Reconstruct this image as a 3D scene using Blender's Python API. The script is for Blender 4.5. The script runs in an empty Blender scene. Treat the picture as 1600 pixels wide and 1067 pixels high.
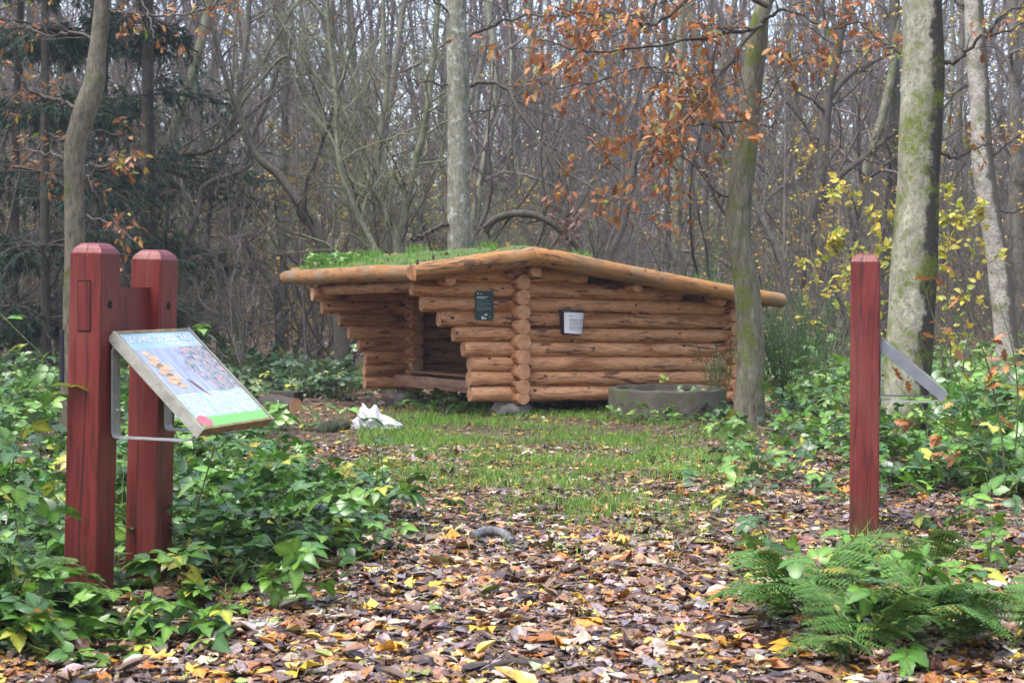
import bpy, math, random
import numpy as np
from mathutils import Vector, Matrix

rng = np.random.default_rng(7)
random.seed(7)
sc = bpy.context.scene
COL = sc.collection
R = math.radians

# ------------------------------------------------------------------ camera
F = 2400.0; HOR = 450.0; CAMZ = 1.3
cam_d = bpy.data.cameras.new('camera')
cam = bpy.data.objects.new('camera', cam_d); COL.objects.link(cam)
cam.location = (0, 0, CAMZ); cam.rotation_euler = (R(90), 0, 0)
cam_d.sensor_width = 36; cam_d.lens = 54
cam_d.shift_y = -(533.5 - HOR) / 1600
cam_d.clip_end = 3000; cam_d.clip_start = 0.05
cam_d.dof.use_dof = True; cam_d.dof.focus_distance = 8.5; cam_d.dof.aperture_fstop = 7.5
sc.camera = cam

# ------------------------------------------------------------------ light
SUN_EL, SUN_AZ = 66, 235     # azimuth: degrees clockwise from +Y
world = bpy.data.worlds.new('World'); sc.world = world; world.use_nodes = True
wn = world.node_tree; wn.nodes.clear()
wo = wn.nodes.new('ShaderNodeOutputWorld'); wb = wn.nodes.new('ShaderNodeBackground')
sky = wn.nodes.new('ShaderNodeTexSky'); sky.sky_type = 'NISHITA'; sky.sun_disc = False
sky.sun_elevation = R(SUN_EL); sky.sun_rotation = R(SUN_AZ)
sky.air_density = 1.0; sky.dust_density = 3.0; sky.ozone_density = 1.0
hs = wn.nodes.new('ShaderNodeHueSaturation'); hs.inputs['Saturation'].default_value = 0.78
wb.inputs['Strength'].default_value = 0.15
wn.links.new(sky.outputs[0], hs.inputs['Color']); wn.links.new(hs.outputs[0], wb.inputs['Color'])
wn.links.new(wb.outputs[0], wo.inputs['Surface'])
sd = bpy.data.lights.new('sun', 'SUN'); sd.energy = 1.3; sd.angle = R(35); sd.color = (1, 0.98, 0.95)
sun = bpy.data.objects.new('sun', sd); COL.objects.link(sun)
az = R(SUN_AZ); el = R(SUN_EL)
sv = Vector((math.sin(az) * math.cos(el), math.cos(az) * math.cos(el), math.sin(el)))
sun.rotation_euler = sv.to_track_quat('Z', 'Y').to_euler()
sc.view_settings.view_transform = 'Standard'; sc.view_settings.look = 'None'
sc.view_settings.gamma = 1; sc.view_settings.use_curve_mapping = False
sc.view_settings.exposure = 1.75
sc.render.engine = 'CYCLES'
sc.cycles.max_bounces = 5; sc.cycles.diffuse_bounces = 2; sc.cycles.glossy_bounces = 2
sc.cycles.transmission_bounces = 2; sc.cycles.transparent_max_bounces = 4; sc.cycles.volume_bounces = 0
sc.cycles.use_denoising = True
sc.cycles.caustics_reflective = False; sc.cycles.caustics_refractive = False

# ------------------------------------------------------------------ helpers
def W(px, py, Y):
    """world point that stands at photo pixel (px, py) at distance Y"""
    return np.array([(px - 800) / F * Y, Y, CAMZ - (py - HOR) / F * Y])

def sstep(a, b, x):
    t = np.clip((x - a) / (b - a), 0, 1); return t * t * (3 - 2 * t)

def gz(x, y):
    x = np.asarray(x, float); y = np.asarray(y, float)
    z = -0.14 * sstep(15.8, 18.8, y)
    z = z + 0.018 * np.sin(x * 1.7 + 0.6 * np.sin(y * 0.9)) * np.sin(y * 1.3 + 1.1) + 0.008 * np.sin(x * 5.1 + y * 3.3)
    z = z + 0.25 * sstep(45, 120, y) * np.sin(x * 0.05)
    return z

def tag(o, label=None, cat=None, group=None, kind=None):
    if label: o['label'] = label
    if cat: o['category'] = cat
    if group: o['group'] = group
    if kind: o['kind'] = kind
    return o

def empty(name, loc, label=None, cat=None, group=None, rz=0):
    o = bpy.data.objects.new(name, None); COL.objects.link(o)
    o.location = loc; o.rotation_euler = (0, 0, rz); o.empty_display_size = 0.1
    return tag(o, label, cat, group)

class MB:
    """collects vertex / face / colour arrays and links them as one mesh object"""
    def __init__(s): s.V = []; s.F = []; s.C = []; s.M = []; s.n = 0; s.S = []
    def add(s, V, Fa, col=None, mi=0, smooth=True):
        V = np.asarray(V, float).reshape(-1, 3)
        if len(Fa) and len({len(f) for f in Fa}) > 1:
            for k in sorted({len(f) for f in Fa}):
                sub = [f for f in Fa if len(f) == k]
                s.add(V, sub, col, mi, smooth)
            return
        Fa = np.asarray(Fa, int)
        if len(V) == 0 or len(Fa) == 0: return
        s.V.append(V); s.F.append(Fa + s.n); s.n += len(V)
        s.M.append(np.full(len(Fa), mi)); s.S.append(np.full(len(Fa), smooth))
        if col is None: col = (1, 1, 1)
        c = np.asarray(col, float)
        if c.ndim == 1: c = np.tile(c, (len(V), 1))
        s.C.append(c)
    def mesh(s, name, mats, off=None):
        me = bpy.data.meshes.new(name)
        V = np.concatenate(s.V)
        if off is not None: V = V - np.asarray(off)
        me.vertices.add(len(V)); me.vertices.foreach_set('co', V.astype(np.float32).ravel())
        ls = np.concatenate([np.full(len(f), f.shape[1]) for f in s.F])
        lv = np.concatenate([f.ravel() for f in s.F])
        me.loops.add(len(lv)); me.loops.foreach_set('vertex_index', lv.astype(np.int32))
        me.polygons.add(len(ls))
        me.polygons.foreach_set('loop_start', np.concatenate([[0], np.cumsum(ls)[:-1]]).astype(np.int32))
        me.polygons.foreach_set('material_index', np.concatenate(s.M).astype(np.int32))
        me.polygons.foreach_set('use_smooth', np.concatenate(s.S).astype(bool))
        ca = me.color_attributes.new('Col', 'FLOAT_COLOR', 'POINT')
        C = np.concatenate(s.C); C4 = np.ones((len(C), 4), np.float32); C4[:, :3] = C
        ca.data.foreach_set('color', C4.ravel())
        for m in (mats if isinstance(mats, (list, tuple)) else [mats]): me.materials.append(m)
        me.update(calc_edges=True)
        return me
    def build(s, name, mats, parent=None, loc=(0, 0, 0)):
        """vertices are given in the parent's space (or the world's), loc becomes the origin"""
        o = bpy.data.objects.new(name, s.mesh(name, mats, loc)); COL.objects.link(o)
        o.location = loc
        if parent: o.parent = parent
        return o

def link_mesh(name, me, parent=None, loc=(0, 0, 0), rot=(0, 0, 0), scale=(1, 1, 1)):
    o = bpy.data.objects.new(name, me); COL.objects.link(o)
    o.location = loc; o.rotation_euler = rot; o.scale = scale
    if parent: o.parent = parent
    return o

def nrm(v): return v / np.maximum(np.linalg.norm(v, axis=-1, keepdims=True), 1e-9)

def tubes(P, Rr, S=4):
    """P [M,K,3], Rr [M,K] -> verts, quads"""
    M, K, _ = P.shape
    T = nrm(np.gradient(P, axis=1))
    mean = nrm(T.mean(axis=1))
    ref = np.where(np.abs(mean[:, 2:3]) < 0.8, np.array([[0, 0, 1.0]]), np.array([[1.0, 0, 0]]))
    U = nrm(np.cross(T, ref[:, None, :])); Vv = np.cross(T, U)
    a = np.arange(S) / S * 2 * math.pi
    ring = np.cos(a)[None, None, :, None] * U[:, :, None, :] + np.sin(a)[None, None, :, None] * Vv[:, :, None, :]
    V = P[:, :, None, :] + Rr[:, :, None, None] * ring
    idx = np.arange(M * K * S).reshape(M, K, S)
    a0 = idx[:, :-1]; b0 = idx[:, 1:]
    q = np.stack([a0, np.roll(a0, -1, 2), np.roll(b0, -1, 2), b0], -1).reshape(-1, 4)
    return V.reshape(-1, 3), q

def catmull(pts, n):
    p = np.asarray(pts, float); m = len(p)
    p = np.vstack([2 * p[0] - p[1], p, 2 * p[-1] - p[-2]])
    t = np.linspace(0, m - 1 - 1e-6, n); i = t.astype(int); f = (t - i)[:, None]
    p0, p1, p2, p3 = p[i], p[i + 1], p[i + 2], p[i + 3]
    return 0.5 * (2 * p1 + (p2 - p0) * f + (2 * p0 - 5 * p1 + 4 * p2 - p3) * f ** 2 + (3 * p1 - p0 - 3 * p2 + p3) * f ** 3)

def grow(P0, D0, L, K, wig=0.25, trop=0.1, r0=None, r1=None, rg=None):
    rg = rg or rng
    M = len(P0); P = np.zeros((M, K, 3)); P[:, 0] = P0; d = nrm(D0)
    st = (L / (K - 1))[:, None]
    for k in range(1, K):
        d = nrm(d + rg.normal(0, wig, (M, 3)) + np.array([0, 0, trop]))
        P[:, k] = P[:, k - 1] + d * st
    u = np.linspace(0, 1, K)[None, :]
    return P, r0[:, None] * (1 - u) + r1[:, None] * u

def spawn(P, Rr, n, u0=0.2, u1=1.0, ang=(0.5, 1.1), Lf=(0.3, 0.5), rf=0.5, K=5, wig=0.25, trop=0.08, tip=0.15, rg=None, power=1.0):
    rg = rg or rng
    M, Kp, _ = P.shape
    u = (u0 + (u1 - u0) * rg.random((M, n)) ** power) * (Kp - 1.001)
    i = u.astype(int); f = u - i
    m = np.arange(M)[:, None]
    pos = P[m, i] * (1 - f[..., None]) + P[m, i + 1] * f[..., None]
    rr = Rr[m, i] * (1 - f) + Rr[m, i + 1] * f
    t = nrm(P[m, i + 1] - P[m, i])
    a = nrm(np.cross(t, rg.normal(size=t.shape)))
    th = rg.uniform(ang[0], ang[1], (M, n))[..., None]
    d = t * np.cos(th) + a * np.sin(th)
    plen = np.linalg.norm(np.diff(P, axis=1), axis=2).sum(1)[:, None]
    L = plen * rg.uniform(Lf[0], Lf[1], (M, n)) * (1.15 - 0.6 * u / (Kp - 1))
    r0 = np.minimum(rr * 0.85, rr * rf * rg.uniform(0.7, 1.3, (M, n)))
    return grow(pos.reshape(-1, 3), d.reshape(-1, 3), L.ravel(), K, wig, trop, r0.ravel(), (r0 * tip).ravel(), rg)

def frames(D, Nn):
    X = nrm(D); Y = nrm(np.cross(Nn, X)); Z = np.cross(X, Y)
    return X, Y, Z

def scatter(T, Tf, pos, X, Y, Z, size):
    """place template verts T (x along, y across, z up) at pos with frame & size"""
    size = np.asarray(size, float)
    if size.ndim == 1: size = size[:, None, None]
    else: size = size[:, None, :]
    t = T[None] * size
    V = pos[:, None, :] + t[..., 0:1] * X[:, None] + t[..., 1:2] * Y[:, None] + t[..., 2:3] * Z[:, None]
    n = len(T)
    Fa = Tf[None] + (np.arange(len(pos)) * n)[:, None, None]
    return V.reshape(-1, 3), Fa.reshape(-1, Tf.shape[1])

def percol(c, n, shade=None):
    c = np.repeat(c, n, axis=0)
    return c

def rand_dirs(n, rg=None):
    return nrm((rg or rng).normal(size=(n, 3)))

def palette(n, cols, w, jit=0.18, rg=None):
    rg = rg or rng
    w = np.array(w, float); w /= w.sum()
    c = np.array(cols)[rg.choice(len(cols), n, p=w)]
    return np.clip(c * (1 + rg.normal(0, jit, (n, 1))) * (1 + rg.normal(0, jit * 0.3, (n, 3))), 0.004, 0.9)

# leaf templates: x along the blade, y across, z up
def strip_leaf(ws, curl=0.12, fold=0.12):
    """blade with a midrib, ws = half widths along x"""
    n = len(ws); x = np.linspace(0, 1, n)
    zc = -curl * (x ** 2)
    V = []; Fc = []
    mid = []; lf = []; rt = []
    for k in range(n):
        mid.append(len(V)); V.append((x[k], 0, zc[k]))
        if ws[k] > 0:
            lf.append(len(V)); V.append((x[k] - 0.02, ws[k], zc[k] + fold * ws[k]))
            rt.append(len(V)); V.append((x[k] - 0.02, -ws[k], zc[k] + fold * ws[k]))
        else: lf.append(mid[-1]); rt.append(mid[-1])
    for k in range(n - 1):
        for side, s in ((lf, 1), (rt, -1)):
            a, b, c, d = mid[k], mid[k + 1], side[k + 1], side[k]
            for tri in ((a, b, c), (a, c, d)):
                if len(set(tri)) == 3: Fc.append(tri if s > 0 else tri[::-1])
    return np.array(V, float), np.array(Fc)

def fan_leaf(outline, curl=0.1, ridge=0.05):
    """outline: polar outline round a base point; a palmate leaf as a fan from its centre"""
    o = np.array(outline, float)
    V = [(0.38, 0, 0.02)]
    for k, (x, y) in enumerate(o):
        rr = (x - 0.38) ** 2 + y ** 2
        V.append((x, y, -curl * rr * 1.5 + ridge * (1 if k % 2 else -1) * 0.8))
    n = len(o)
    Fc = [(0, 1 + k, 1 + (k + 1) % n) for k in range(n)]
    return np.array(V), np.array(Fc)

OVATE = strip_leaf([0, .22, .33, .31, .37, .27, .25, .12, 0], 0.22, 0.25)
OVATE_LO = strip_leaf([0, .34, 0], 0.15, 0.2)
OVAL_FLAT = strip_leaf([0, .26, .30, .18, 0], 0.1, 0.35)
mp = [(0, 0), (-.06, .2), (.06, .52), (.22, .34), (.36, .62), (.52, .30), (.68, .36), (.72, .18), (1.0, 0)]
MAPLE = fan_leaf(mp + [(x, -y) for x, y in mp[-2:0:-1]], 0.3, 0.06)
ok = [(0, 0), (.14, .07), (.24, .2), (.34, .09), (.5, .3), (.60, .13), (.76, .26), (.83, .12), (1.0, .05)]
OAKF = [(x, y) for x, y in ok] + [(x, -y * .95) for x, y in ok[::-1]][:-1]
def oak_leaf(curl=0.3, fold=0.3):
    V = []; Fc = []
    n = len(ok)
    for x, y in ok: V.append((x, 0, -curl * x * x))
    for x, y in ok: V.append((x, y, -curl * x * x + fold * y))
    for x, y in ok: V.append((x + .02, -y, -curl * x * x + fold * y * 1.2))
    for k in range(n - 1):
        if k: Fc += [(k, k + 1, n + k)]
        Fc += [(k + 1, n + k + 1, n + k)]
        if k: Fc += [(k, 2 * n + k, k + 1)]
        Fc += [(k + 1, 2 * n + k, 2 * n + k + 1)]
    return np.array(V, float), np.array(Fc)
OAK = oak_leaf()
OAK_FLAT = oak_leaf(0.08, 0.15)
OAKFAN = fan_leaf(OAKF, 0.3, .04)
DIAMOND = (np.array([(0, 0, 0), (.5, .36, .05), (1, 0, -.05), (.5, -.36, .05)]), np.array([(0, 1, 2), (0, 2, 3)]))

# ------------------------------------------------------------------ materials
def newmat(name):
    m = bpy.data.materials.new(name); m.use_nodes = True
    nt = m.node_tree; b = nt.nodes['Principled BSDF']
    return m, nt, b

def N(nt, t, **kw):
    n = nt.nodes.new(t)
    for k, v in kw.items():
        if k in n.inputs: n.inputs[k].default_value = v
        else: setattr(n, k, v)
    return n

def L(nt, a, b): nt.links.new(a, b)

def ramp(nt, fac, stops, interp='LINEAR'):
    r = nt.nodes.new('ShaderNodeValToRGB'); r.color_ramp.interpolation = interp
    e = r.color_ramp.elements
    while len(e) < len(stops): e.new(0.5)
    for k, (p, c) in enumerate(stops):
        e[k].position = p; e[k].color = (*c, 1) if len(c) == 3 else c
    L(nt, fac, r.inputs[0]); return r.outputs[0]

def mixc(nt, fac, a, b, mode='MIX'):
    m = nt.nodes.new('ShaderNodeMix'); m.data_type = 'RGBA'; m.blend_type = mode
    if isinstance(fac, (int, float)): m.inputs[0].default_value = fac
    else: L(nt, fac, m.inputs[0])
    for k, v in ((6, a), (7, b)):
        if isinstance(v, tuple): m.inputs[k].default_value = (*v, 1)
        else: L(nt, v, m.inputs[k])
    return m.outputs[2]

def coords(nt, kind='Object', scale=(1, 1, 1), rnd=True):
    tc = nt.nodes.new('ShaderNodeTexCoord'); mp_ = nt.nodes.new('ShaderNodeMapping')
    mp_.inputs['Scale'].default_value = scale
    L(nt, tc.outputs[kind], mp_.inputs['Vector'])
    if rnd:
        oi = nt.nodes.new('ShaderNodeObjectInfo'); ml = nt.nodes.new('ShaderNodeMath'); ml.operation = 'MULTIPLY'
        ml.inputs[1].default_value = 37.0
        L(nt, oi.outputs['Random'], ml.inputs[0]); L(nt, ml.outputs[0], mp_.inputs['Location'])
    return mp_.outputs[0]

def noise(nt, vec, scale, detail=5, rough=0.55, dist=0.0):
    n = N(nt, 'ShaderNodeTexNoise', Scale=scale, Detail=detail, Roughness=rough, Distortion=dist)
    L(nt, vec, n.inputs['Vector']); return n.outputs[0]

def bump(nt, b, h, strength=0.4, dist=0.01):
    n = N(nt, 'ShaderNodeBump', Strength=strength, Distance=dist)
    L(nt, h, n.inputs['Height']); L(nt, n.outputs[0], b.inputs['Normal'])

def leaf_mat(name, rough=0.4, trans=0.25, spec=0.5, vein=0.25):
    m, nt, b = newmat(name)
    at = N(nt, 'ShaderNodeVertexColor', layer_name='Col')
    v = coords(nt, 'Object', rnd=True)
    nz = noise(nt, v, 45, 3)
    c = mixc(nt, 1.0, at.outputs[0], ramp(nt, nz, [(0.3, (1 - vein,) * 3), (0.7, (1 + vein * .6,) * 3)]), 'MULTIPLY')
    L(nt, c, b.inputs['Base Color']); b.inputs['Roughness'].default_value = rough
    b.inputs['Specular IOR Level'].default_value = spec
    if trans:
        tr = nt.nodes.new('ShaderNodeBsdfTranslucent'); L(nt, c, tr.inputs['Color'])
        mx = nt.nodes.new('ShaderNodeMixShader'); mx.inputs[0].default_value = trans
        L(nt, b.outputs[0], mx.inputs[1]); L(nt, tr.outputs[0], mx.inputs[2])
        L(nt, mx.outputs[0], nt.nodes['Material Output'].inputs['Surface'])
    return m

def rib(T, hi=1.45, lo=.82):
    w = np.where(np.abs(T[:, 1]) < .012, hi, lo); return np.stack([w, w, w * .95], -1)

def attr_leaf_mat(name, cols, rough=0.4, trans=0.25, spec=0.5):
    """leaf objects that share one mesh: the object's random number picks the colour"""
    m, nt, b = newmat(name)
    oi = nt.nodes.new('ShaderNodeObjectInfo')
    at = N(nt, 'ShaderNodeVertexColor', layer_name='Col')
    c0 = mixc(nt, 1.0, ramp(nt, oi.outputs['Random'], cols, 'CONSTANT'), at.outputs[0], 'MULTIPLY')
    nz = noise(nt, coords(nt, 'Object'), 30, 3)
    c = mixc(nt, 1.0, c0, ramp(nt, nz, [(0.3, (.65,) * 3), (0.7, (1.2,) * 3)]), 'MULTIPLY')
    L(nt, c, b.inputs['Base Color']); b.inputs['Roughness'].default_value = rough
    b.inputs['Specular IOR Level'].default_value = spec
    tr = nt.nodes.new('ShaderNodeBsdfTranslucent'); L(nt, c, tr.inputs['Color'])
    mx = nt.nodes.new('ShaderNodeMixShader'); mx.inputs[0].default_value = trans
    L(nt, b.outputs[0], mx.inputs[1]); L(nt, tr.outputs[0], mx.inputs[2])
    L(nt, mx.outputs[0], nt.nodes['Material Output'].inputs['Surface'])
    return m

M_litter = leaf_mat('wet_fallen_leaf', 0.27, 0.08, 0.7, 0.45)
M_green = leaf_mat('bramble_leaf', 0.33, 0.25, 0.7, 0.25)
M_grass = leaf_mat('grass_blade', 0.5, 0.35, 0.3, 0.1)
M_autumn = leaf_mat('autumn_leaf', 0.45, 0.35, 0.4, 0.2)
M_needle = leaf_mat('spruce_needle', 0.6, 0.1, 0.2, 0.1)
M_fern = leaf_mat('fern_frond', 0.45, 0.3, 0.35, 0.15)

def bark(name, a, b_, moss=None, mossamt=0.5, scale=6.0, stretch=0.25, bumpd=0.02, dark_side=None, rough=0.85, spots=None):
    m, nt, b = newmat(name)
    v = coords(nt, 'Object', (1, 1, stretch), rnd=True)
    n1 = noise(nt, v, scale, 8, 0.65, 0.4); n2 = noise(nt, v, scale * 5, 6, 0.7)
    c = ramp(nt, n1, [(0.3, a), (0.68, b_)])
    c = mixc(nt, 0.75, c, ramp(nt, n2, [(0.36, (.35,) * 3), (0.62, (1.25,) * 3)]), 'MULTIPLY')
    v2 = coords(nt, 'Object', rnd=True)
    if spots:
        n4 = noise(nt, v2, 9, 5, 0.6)
        c = mixc(nt, ramp(nt, n4, [(0.56, (0,) * 3), (0.62, (1,) * 3)]), c, spots)
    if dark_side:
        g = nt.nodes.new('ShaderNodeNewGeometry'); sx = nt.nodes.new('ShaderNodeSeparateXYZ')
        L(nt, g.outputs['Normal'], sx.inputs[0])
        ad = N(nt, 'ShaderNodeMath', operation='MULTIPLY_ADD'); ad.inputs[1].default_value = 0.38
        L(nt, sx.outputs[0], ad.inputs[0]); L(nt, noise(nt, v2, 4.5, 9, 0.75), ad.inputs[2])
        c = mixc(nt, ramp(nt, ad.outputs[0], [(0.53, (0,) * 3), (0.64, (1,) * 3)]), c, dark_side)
    if moss:
        n3 = noise(nt, v2, 3.0, 6, 0.65)
        k = 0.575 - 0.14 * mossamt
        mm = ramp(nt, mixc(nt, .35, n3, n2), [(k, (0,) * 3), (k + 0.06, (.9,) * 3)])
        mc = ramp(nt, noise(nt, v2, 60, 3), [(0.3, tuple(x * .45 for x in moss)), (0.7, moss)])
        c = mixc(nt, mm, c, mc)
    L(nt, c, b.inputs['Base Color']); b.inputs['Roughness'].default_value = rough
    b.inputs['Specular IOR Level'].default_value = 0.25
    h = mixc(nt, 0.5, n1, n2); bump(nt, b, h, 0.9, bumpd)
    return m

MOSS = (0.15, 0.19, 0.03)
M_bark_oak = bark('oak_bark', (.085, .072, .048), (.27, .25, .19), MOSS, 0.32, 12, .22)
M_bark_beech = bark('smooth_grey_green_bark', (.16, .155, .12), (.30, .29, .225), (.12, .15, .05), 0.12, 5, .5, 0.008, spots=(.36, .38, .33))
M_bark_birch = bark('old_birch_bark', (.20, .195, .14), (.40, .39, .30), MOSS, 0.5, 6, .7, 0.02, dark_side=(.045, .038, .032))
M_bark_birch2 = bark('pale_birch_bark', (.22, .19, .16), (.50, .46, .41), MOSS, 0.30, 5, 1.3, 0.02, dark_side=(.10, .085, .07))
M_bark_curved = bark('young_oak_bark', (.13, .115, .085), (.23, .205, .155), (.11, .15, .03), 0.15, 7, .3, 0.008)
M_bark_dark = bark('dark_bark', (.055, .047, .040), (.115, .10, .083), (.06, .075, .025), 0.35, 8, .3)
M_bark_mid = bark('grey_bark', (.09, .08, .07), (.19, .17, .145), (.07, .085, .03), 0.3, 8, .3)
M_bark_pale = bark('pale_green_bark', (.13, .135, .085), (.25, .25, .175), (.10, .13, .04), 0.3, 8, .3)
M_twig = bark('twig_bark', (.095, .078, .070), (.19, .16, .145), None, 0, 8, .5, 0.003)
M_twig_green = bark('green_twig_bark', (.14, .15, .085), (.24, .25, .15), None, 0, 8, .5, 0.003)
M_twig_dark = bark('dark_twig_bark', (.05, .043, .035), (.11, .095, .075), None, 0, 8, .5, 0.003)
M_stem = bark('bramble_stem', (.07, .10, .035), (.16, .18, .08), None, 0, 8, .5, 0.003, rough=.5)
M_rotten = bark('dead_wet_wood', (.03, .024, .02), (.10, .08, .065), None, 0, 6, .3, 0.02, rough=.55)

def wood_mat(name, light, mid, dark, knots=1.0, green=0.0, rough=0.62, axis='X', streak=1.0):
    m, nt, b = newmat(name)
    sc_ = (1.1, 7, 7) if axis == 'X' else (7, 7, 1.1)
    v = coords(nt, 'Object', sc_, rnd=True)
    fine = noise(nt, v, 9, 6, 0.6, 0.2); broad = noise(nt, v, 1.3, 4, 0.6, 0.3)
    c = ramp(nt, broad, [(0.34, mid), (0.47, light), (0.55, light), (0.66, mid)])
    c = mixc(nt, 0.55, c, ramp(nt, fine, [(0.38, (.55, .47, .42)), (0.58, (1.15, 1.1, 1.08))]), 'MULTIPLY')
    oi = nt.nodes.new('ShaderNodeObjectInfo')
    c = mixc(nt, 1.0, c, ramp(nt, oi.outputs['Random'], [(0.0, (.80, .74, .68)), (0.5, (1.0, .96, .92)), (1.0, (1.12, 1.12, 1.14))]), 'MULTIPLY')
    # long dark cracks and dark bark remnants
    v2 = coords(nt, 'Object', (1.6, 9, 9) if axis == 'X' else (9, 9, 1.6), rnd=True)
    rem = noise(nt, v2, 1.5, 6, 0.7, 0.6)
    k = 0.565
    c = mixc(nt, ramp(nt, rem, [(k, (0,) * 3), (k + 0.035, (0.85 * knots,) * 3)]), c, dark)
    vo = N(nt, 'ShaderNodeTexVoronoi', Scale=5.5, Randomness=1.0); L(nt, coords(nt, 'Object', (1, 1.3, 1.3) if axis == 'X' else (1.3, 1.3, 1)), vo.inputs['Vector'])
    c = mixc(nt, ramp(nt, vo.outputs[0], [(0.09, (1,) * 3), (0.15, (0,) * 3)]), c, tuple(x * .6 for x in dark))
    if green:
        g = noise(nt, coords(nt, 'Object', (1, 1, 1)), 2.2, 6, 0.6)
        c = mixc(nt, ramp(nt, g, [(0.48, (0,) * 3), (0.66, (green,) * 3)]), c, (.19, .15, .10))
    L(nt, c, b.inputs['Base Color']); b.inputs['Roughness'].default_value = rough
    b.inputs['Specular IOR Level'].default_value = 0.35
    bump(nt, b, mixc(nt, 0.4, fine, rem), 0.5, 0.006)
    return m

M_log = wood_mat('peeled_log', (.60, .33, .17), (.36, .15, .06), (.065, .03, .018))
M_log_old = wood_mat('weathered_roof_log', (.34, .175, .055), (.20, .085, .03), (.05, .03, .022), 1.0, 0.95)
M_plank = wood_mat('rough_plank', (.36, .20, .12), (.25, .13, .08), (.08, .045, .03), 0.8, 0.3)

def endgrain():
    m, nt, b = newmat('log_end_grain')
    tc = nt.nodes.new('ShaderNodeTexCoord')
    oi = nt.nodes.new('ShaderNodeObjectInfo')
    mp_ = nt.nodes.new('ShaderNodeMapping'); mp_.inputs['Scale'].default_value = (0.02, 1, 1)
    L(nt, tc.outputs['Object'], mp_.inputs['Vector'])
    w = N(nt, 'ShaderNodeTexWave', Scale=26.0, Distortion=3.0, Detail=3.0); w.wave_type = 'RINGS'; w.rings_direction = 'X'
    w.inputs['Detail Scale'].default_value = 1.5
    L(nt, mp_.outputs[0], w.inputs['Vector'])
    n1 = noise(nt, coords(nt, 'Object'), 14, 5, 0.6)
    c = ramp(nt, n1, [(0.3, (.36, .16, .08)), (0.7, (.58, .33, .19))])
    c = mixc(nt, 0.35, c, ramp(nt, w.outputs[0], [(0.2, (.7, .62, .55)), (0.8, (1.1,) * 3)]), 'MULTIPLY')
    L(nt, c, b.inputs['Base Color']); b.inputs['Roughness'].default_value = 0.75
    b.inputs['Specular IOR Level'].default_value = 0.2
    bump(nt, b, n1, 0.4, 0.006)
    return m
M_end = endgrain()

def red_wood():
    m, nt, b = newmat('red_painted_timber')
    v = coords(nt, 'Object', (9, 9, 0.7), rnd=True)
    n1 = noise(nt, v, 5, 6, 0.6, 0.8); n2 = noise(nt, coords(nt, 'Object', (1, 1, .6)), 4, 5, 0.6)
    c = ramp(nt, n1, [(0.36, (.085, .012, .011)), (0.5, (.155, .019, .017)), (0.64, (.19, .026, .022))])
    c = mixc(nt, 0.6, c, ramp(nt, n2, [(0.35, (.72, .7, .8)), (0.65, (1.15, 1.1, 1.1))]), 'MULTIPLY')
    crack = N(nt, 'ShaderNodeTexWave', Scale=3.2, Distortion=9.0, Detail=4.0); crack.wave_type = 'BANDS'; crack.bands_direction = 'X'
    L(nt, coords(nt, 'Object', (1, 1, 0.12), rnd=True), crack.inputs['Vector'])
    cr = ramp(nt, crack.outputs[0], [(0.0, (.8,) * 3), (0.022, (0,) * 3)])
    c = mixc(nt, cr, c, (.035, .008, .008))
    vo = N(nt, 'ShaderNodeTexVoronoi', Scale=22.0, Randomness=1.0); L(nt, coords(nt, 'Object'), vo.inputs['Vector'])
    c = mixc(nt, ramp(nt, vo.outputs[0], [(0.035, (.7,) * 3), (0.06, (0,) * 3)]), c, (.42, .2, .16))
    tc = nt.nodes.new('ShaderNodeTexCoord'); sz = nt.nodes.new('ShaderNodeSeparateXYZ'); L(nt, tc.outputs['Object'], sz.inputs[0])
    g1 = N(nt, 'ShaderNodeMath', operation='MULTIPLY_ADD'); g1.inputs[1].default_value = -0.9; L(nt, sz.outputs[2], g1.inputs[0]); L(nt, noise(nt, coords(nt, 'Object', (1, 1, .5)), 9, 7, .7), g1.inputs[2])
    c = mixc(nt, ramp(nt, g1.outputs[0], [(0.30, (0,) * 3), (0.55, (.65,) * 3)]), c, (.06, .045, .025))
    fade = noise(nt, coords(nt, 'Object', (2, 2, .5)), 3, 6, .65)
    c = mixc(nt, ramp(nt, fade, [(0.52, (0,) * 3), (0.68, (.4,) * 3)]), c, (.24, .07, .06))
    L(nt, c, b.inputs['Base Color']); b.inputs['Roughness'].default_value = 0.42
    b.inputs['Specular IOR Level'].default_value = 0.5
    bump(nt, b, mixc(nt, 0.5, n1, ramp(nt, crack.outputs[0], [(0.0, (0,) * 3), (0.09, (1,) * 3)])), 0.45, 0.004)
    return m
M_red = red_wood()

def simple(name, col, rough=0.6, metal=0.0, var=0.25, scale=12, spec=0.5, bmp=0.0):
    m, nt, b = newmat(name)
    n1 = noise(nt, coords(nt, 'Object'), scale, 6, 0.6)
    c = mixc(nt, 1.0, col, ramp(nt, n1, [(0.3, (1 - var,) * 3), (0.7, (1 + var,) * 3)]), 'MULTIPLY')
    L(nt, c, b.inputs['Base Color']); b.inputs['Roughness'].default_value = rough
    b.inputs['Metallic'].default_value = metal; b.inputs['Specular IOR Level'].default_value = spec
    if bmp: bump(nt, b, n1, 0.6, bmp)
    return m
M_zinc = simple('galvanised_steel', (.40, .42, .44), 0.5, 0.55, 0.22, 25)
M_zinc_dirty = simple('galvanised_steel_with_algae', (.42, .41, .36), 0.6, 0.3, 0.35, 18)
M_slate = simple('dull_blue_grey_metal', (.20, .215, .25), 0.45, 0.2, 0.15, 14)
M_edge = simple('weathered_board_edge', (.20, .145, .075), 0.7, 0, 0.5, 20)
M_hole = simple('dark_hole', (.01, .006, .006), 0.9, 0, 0.1)
M_black = simple('black_plastic', (.018, .018, .028), 0.4, 0, 0.3)
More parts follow.
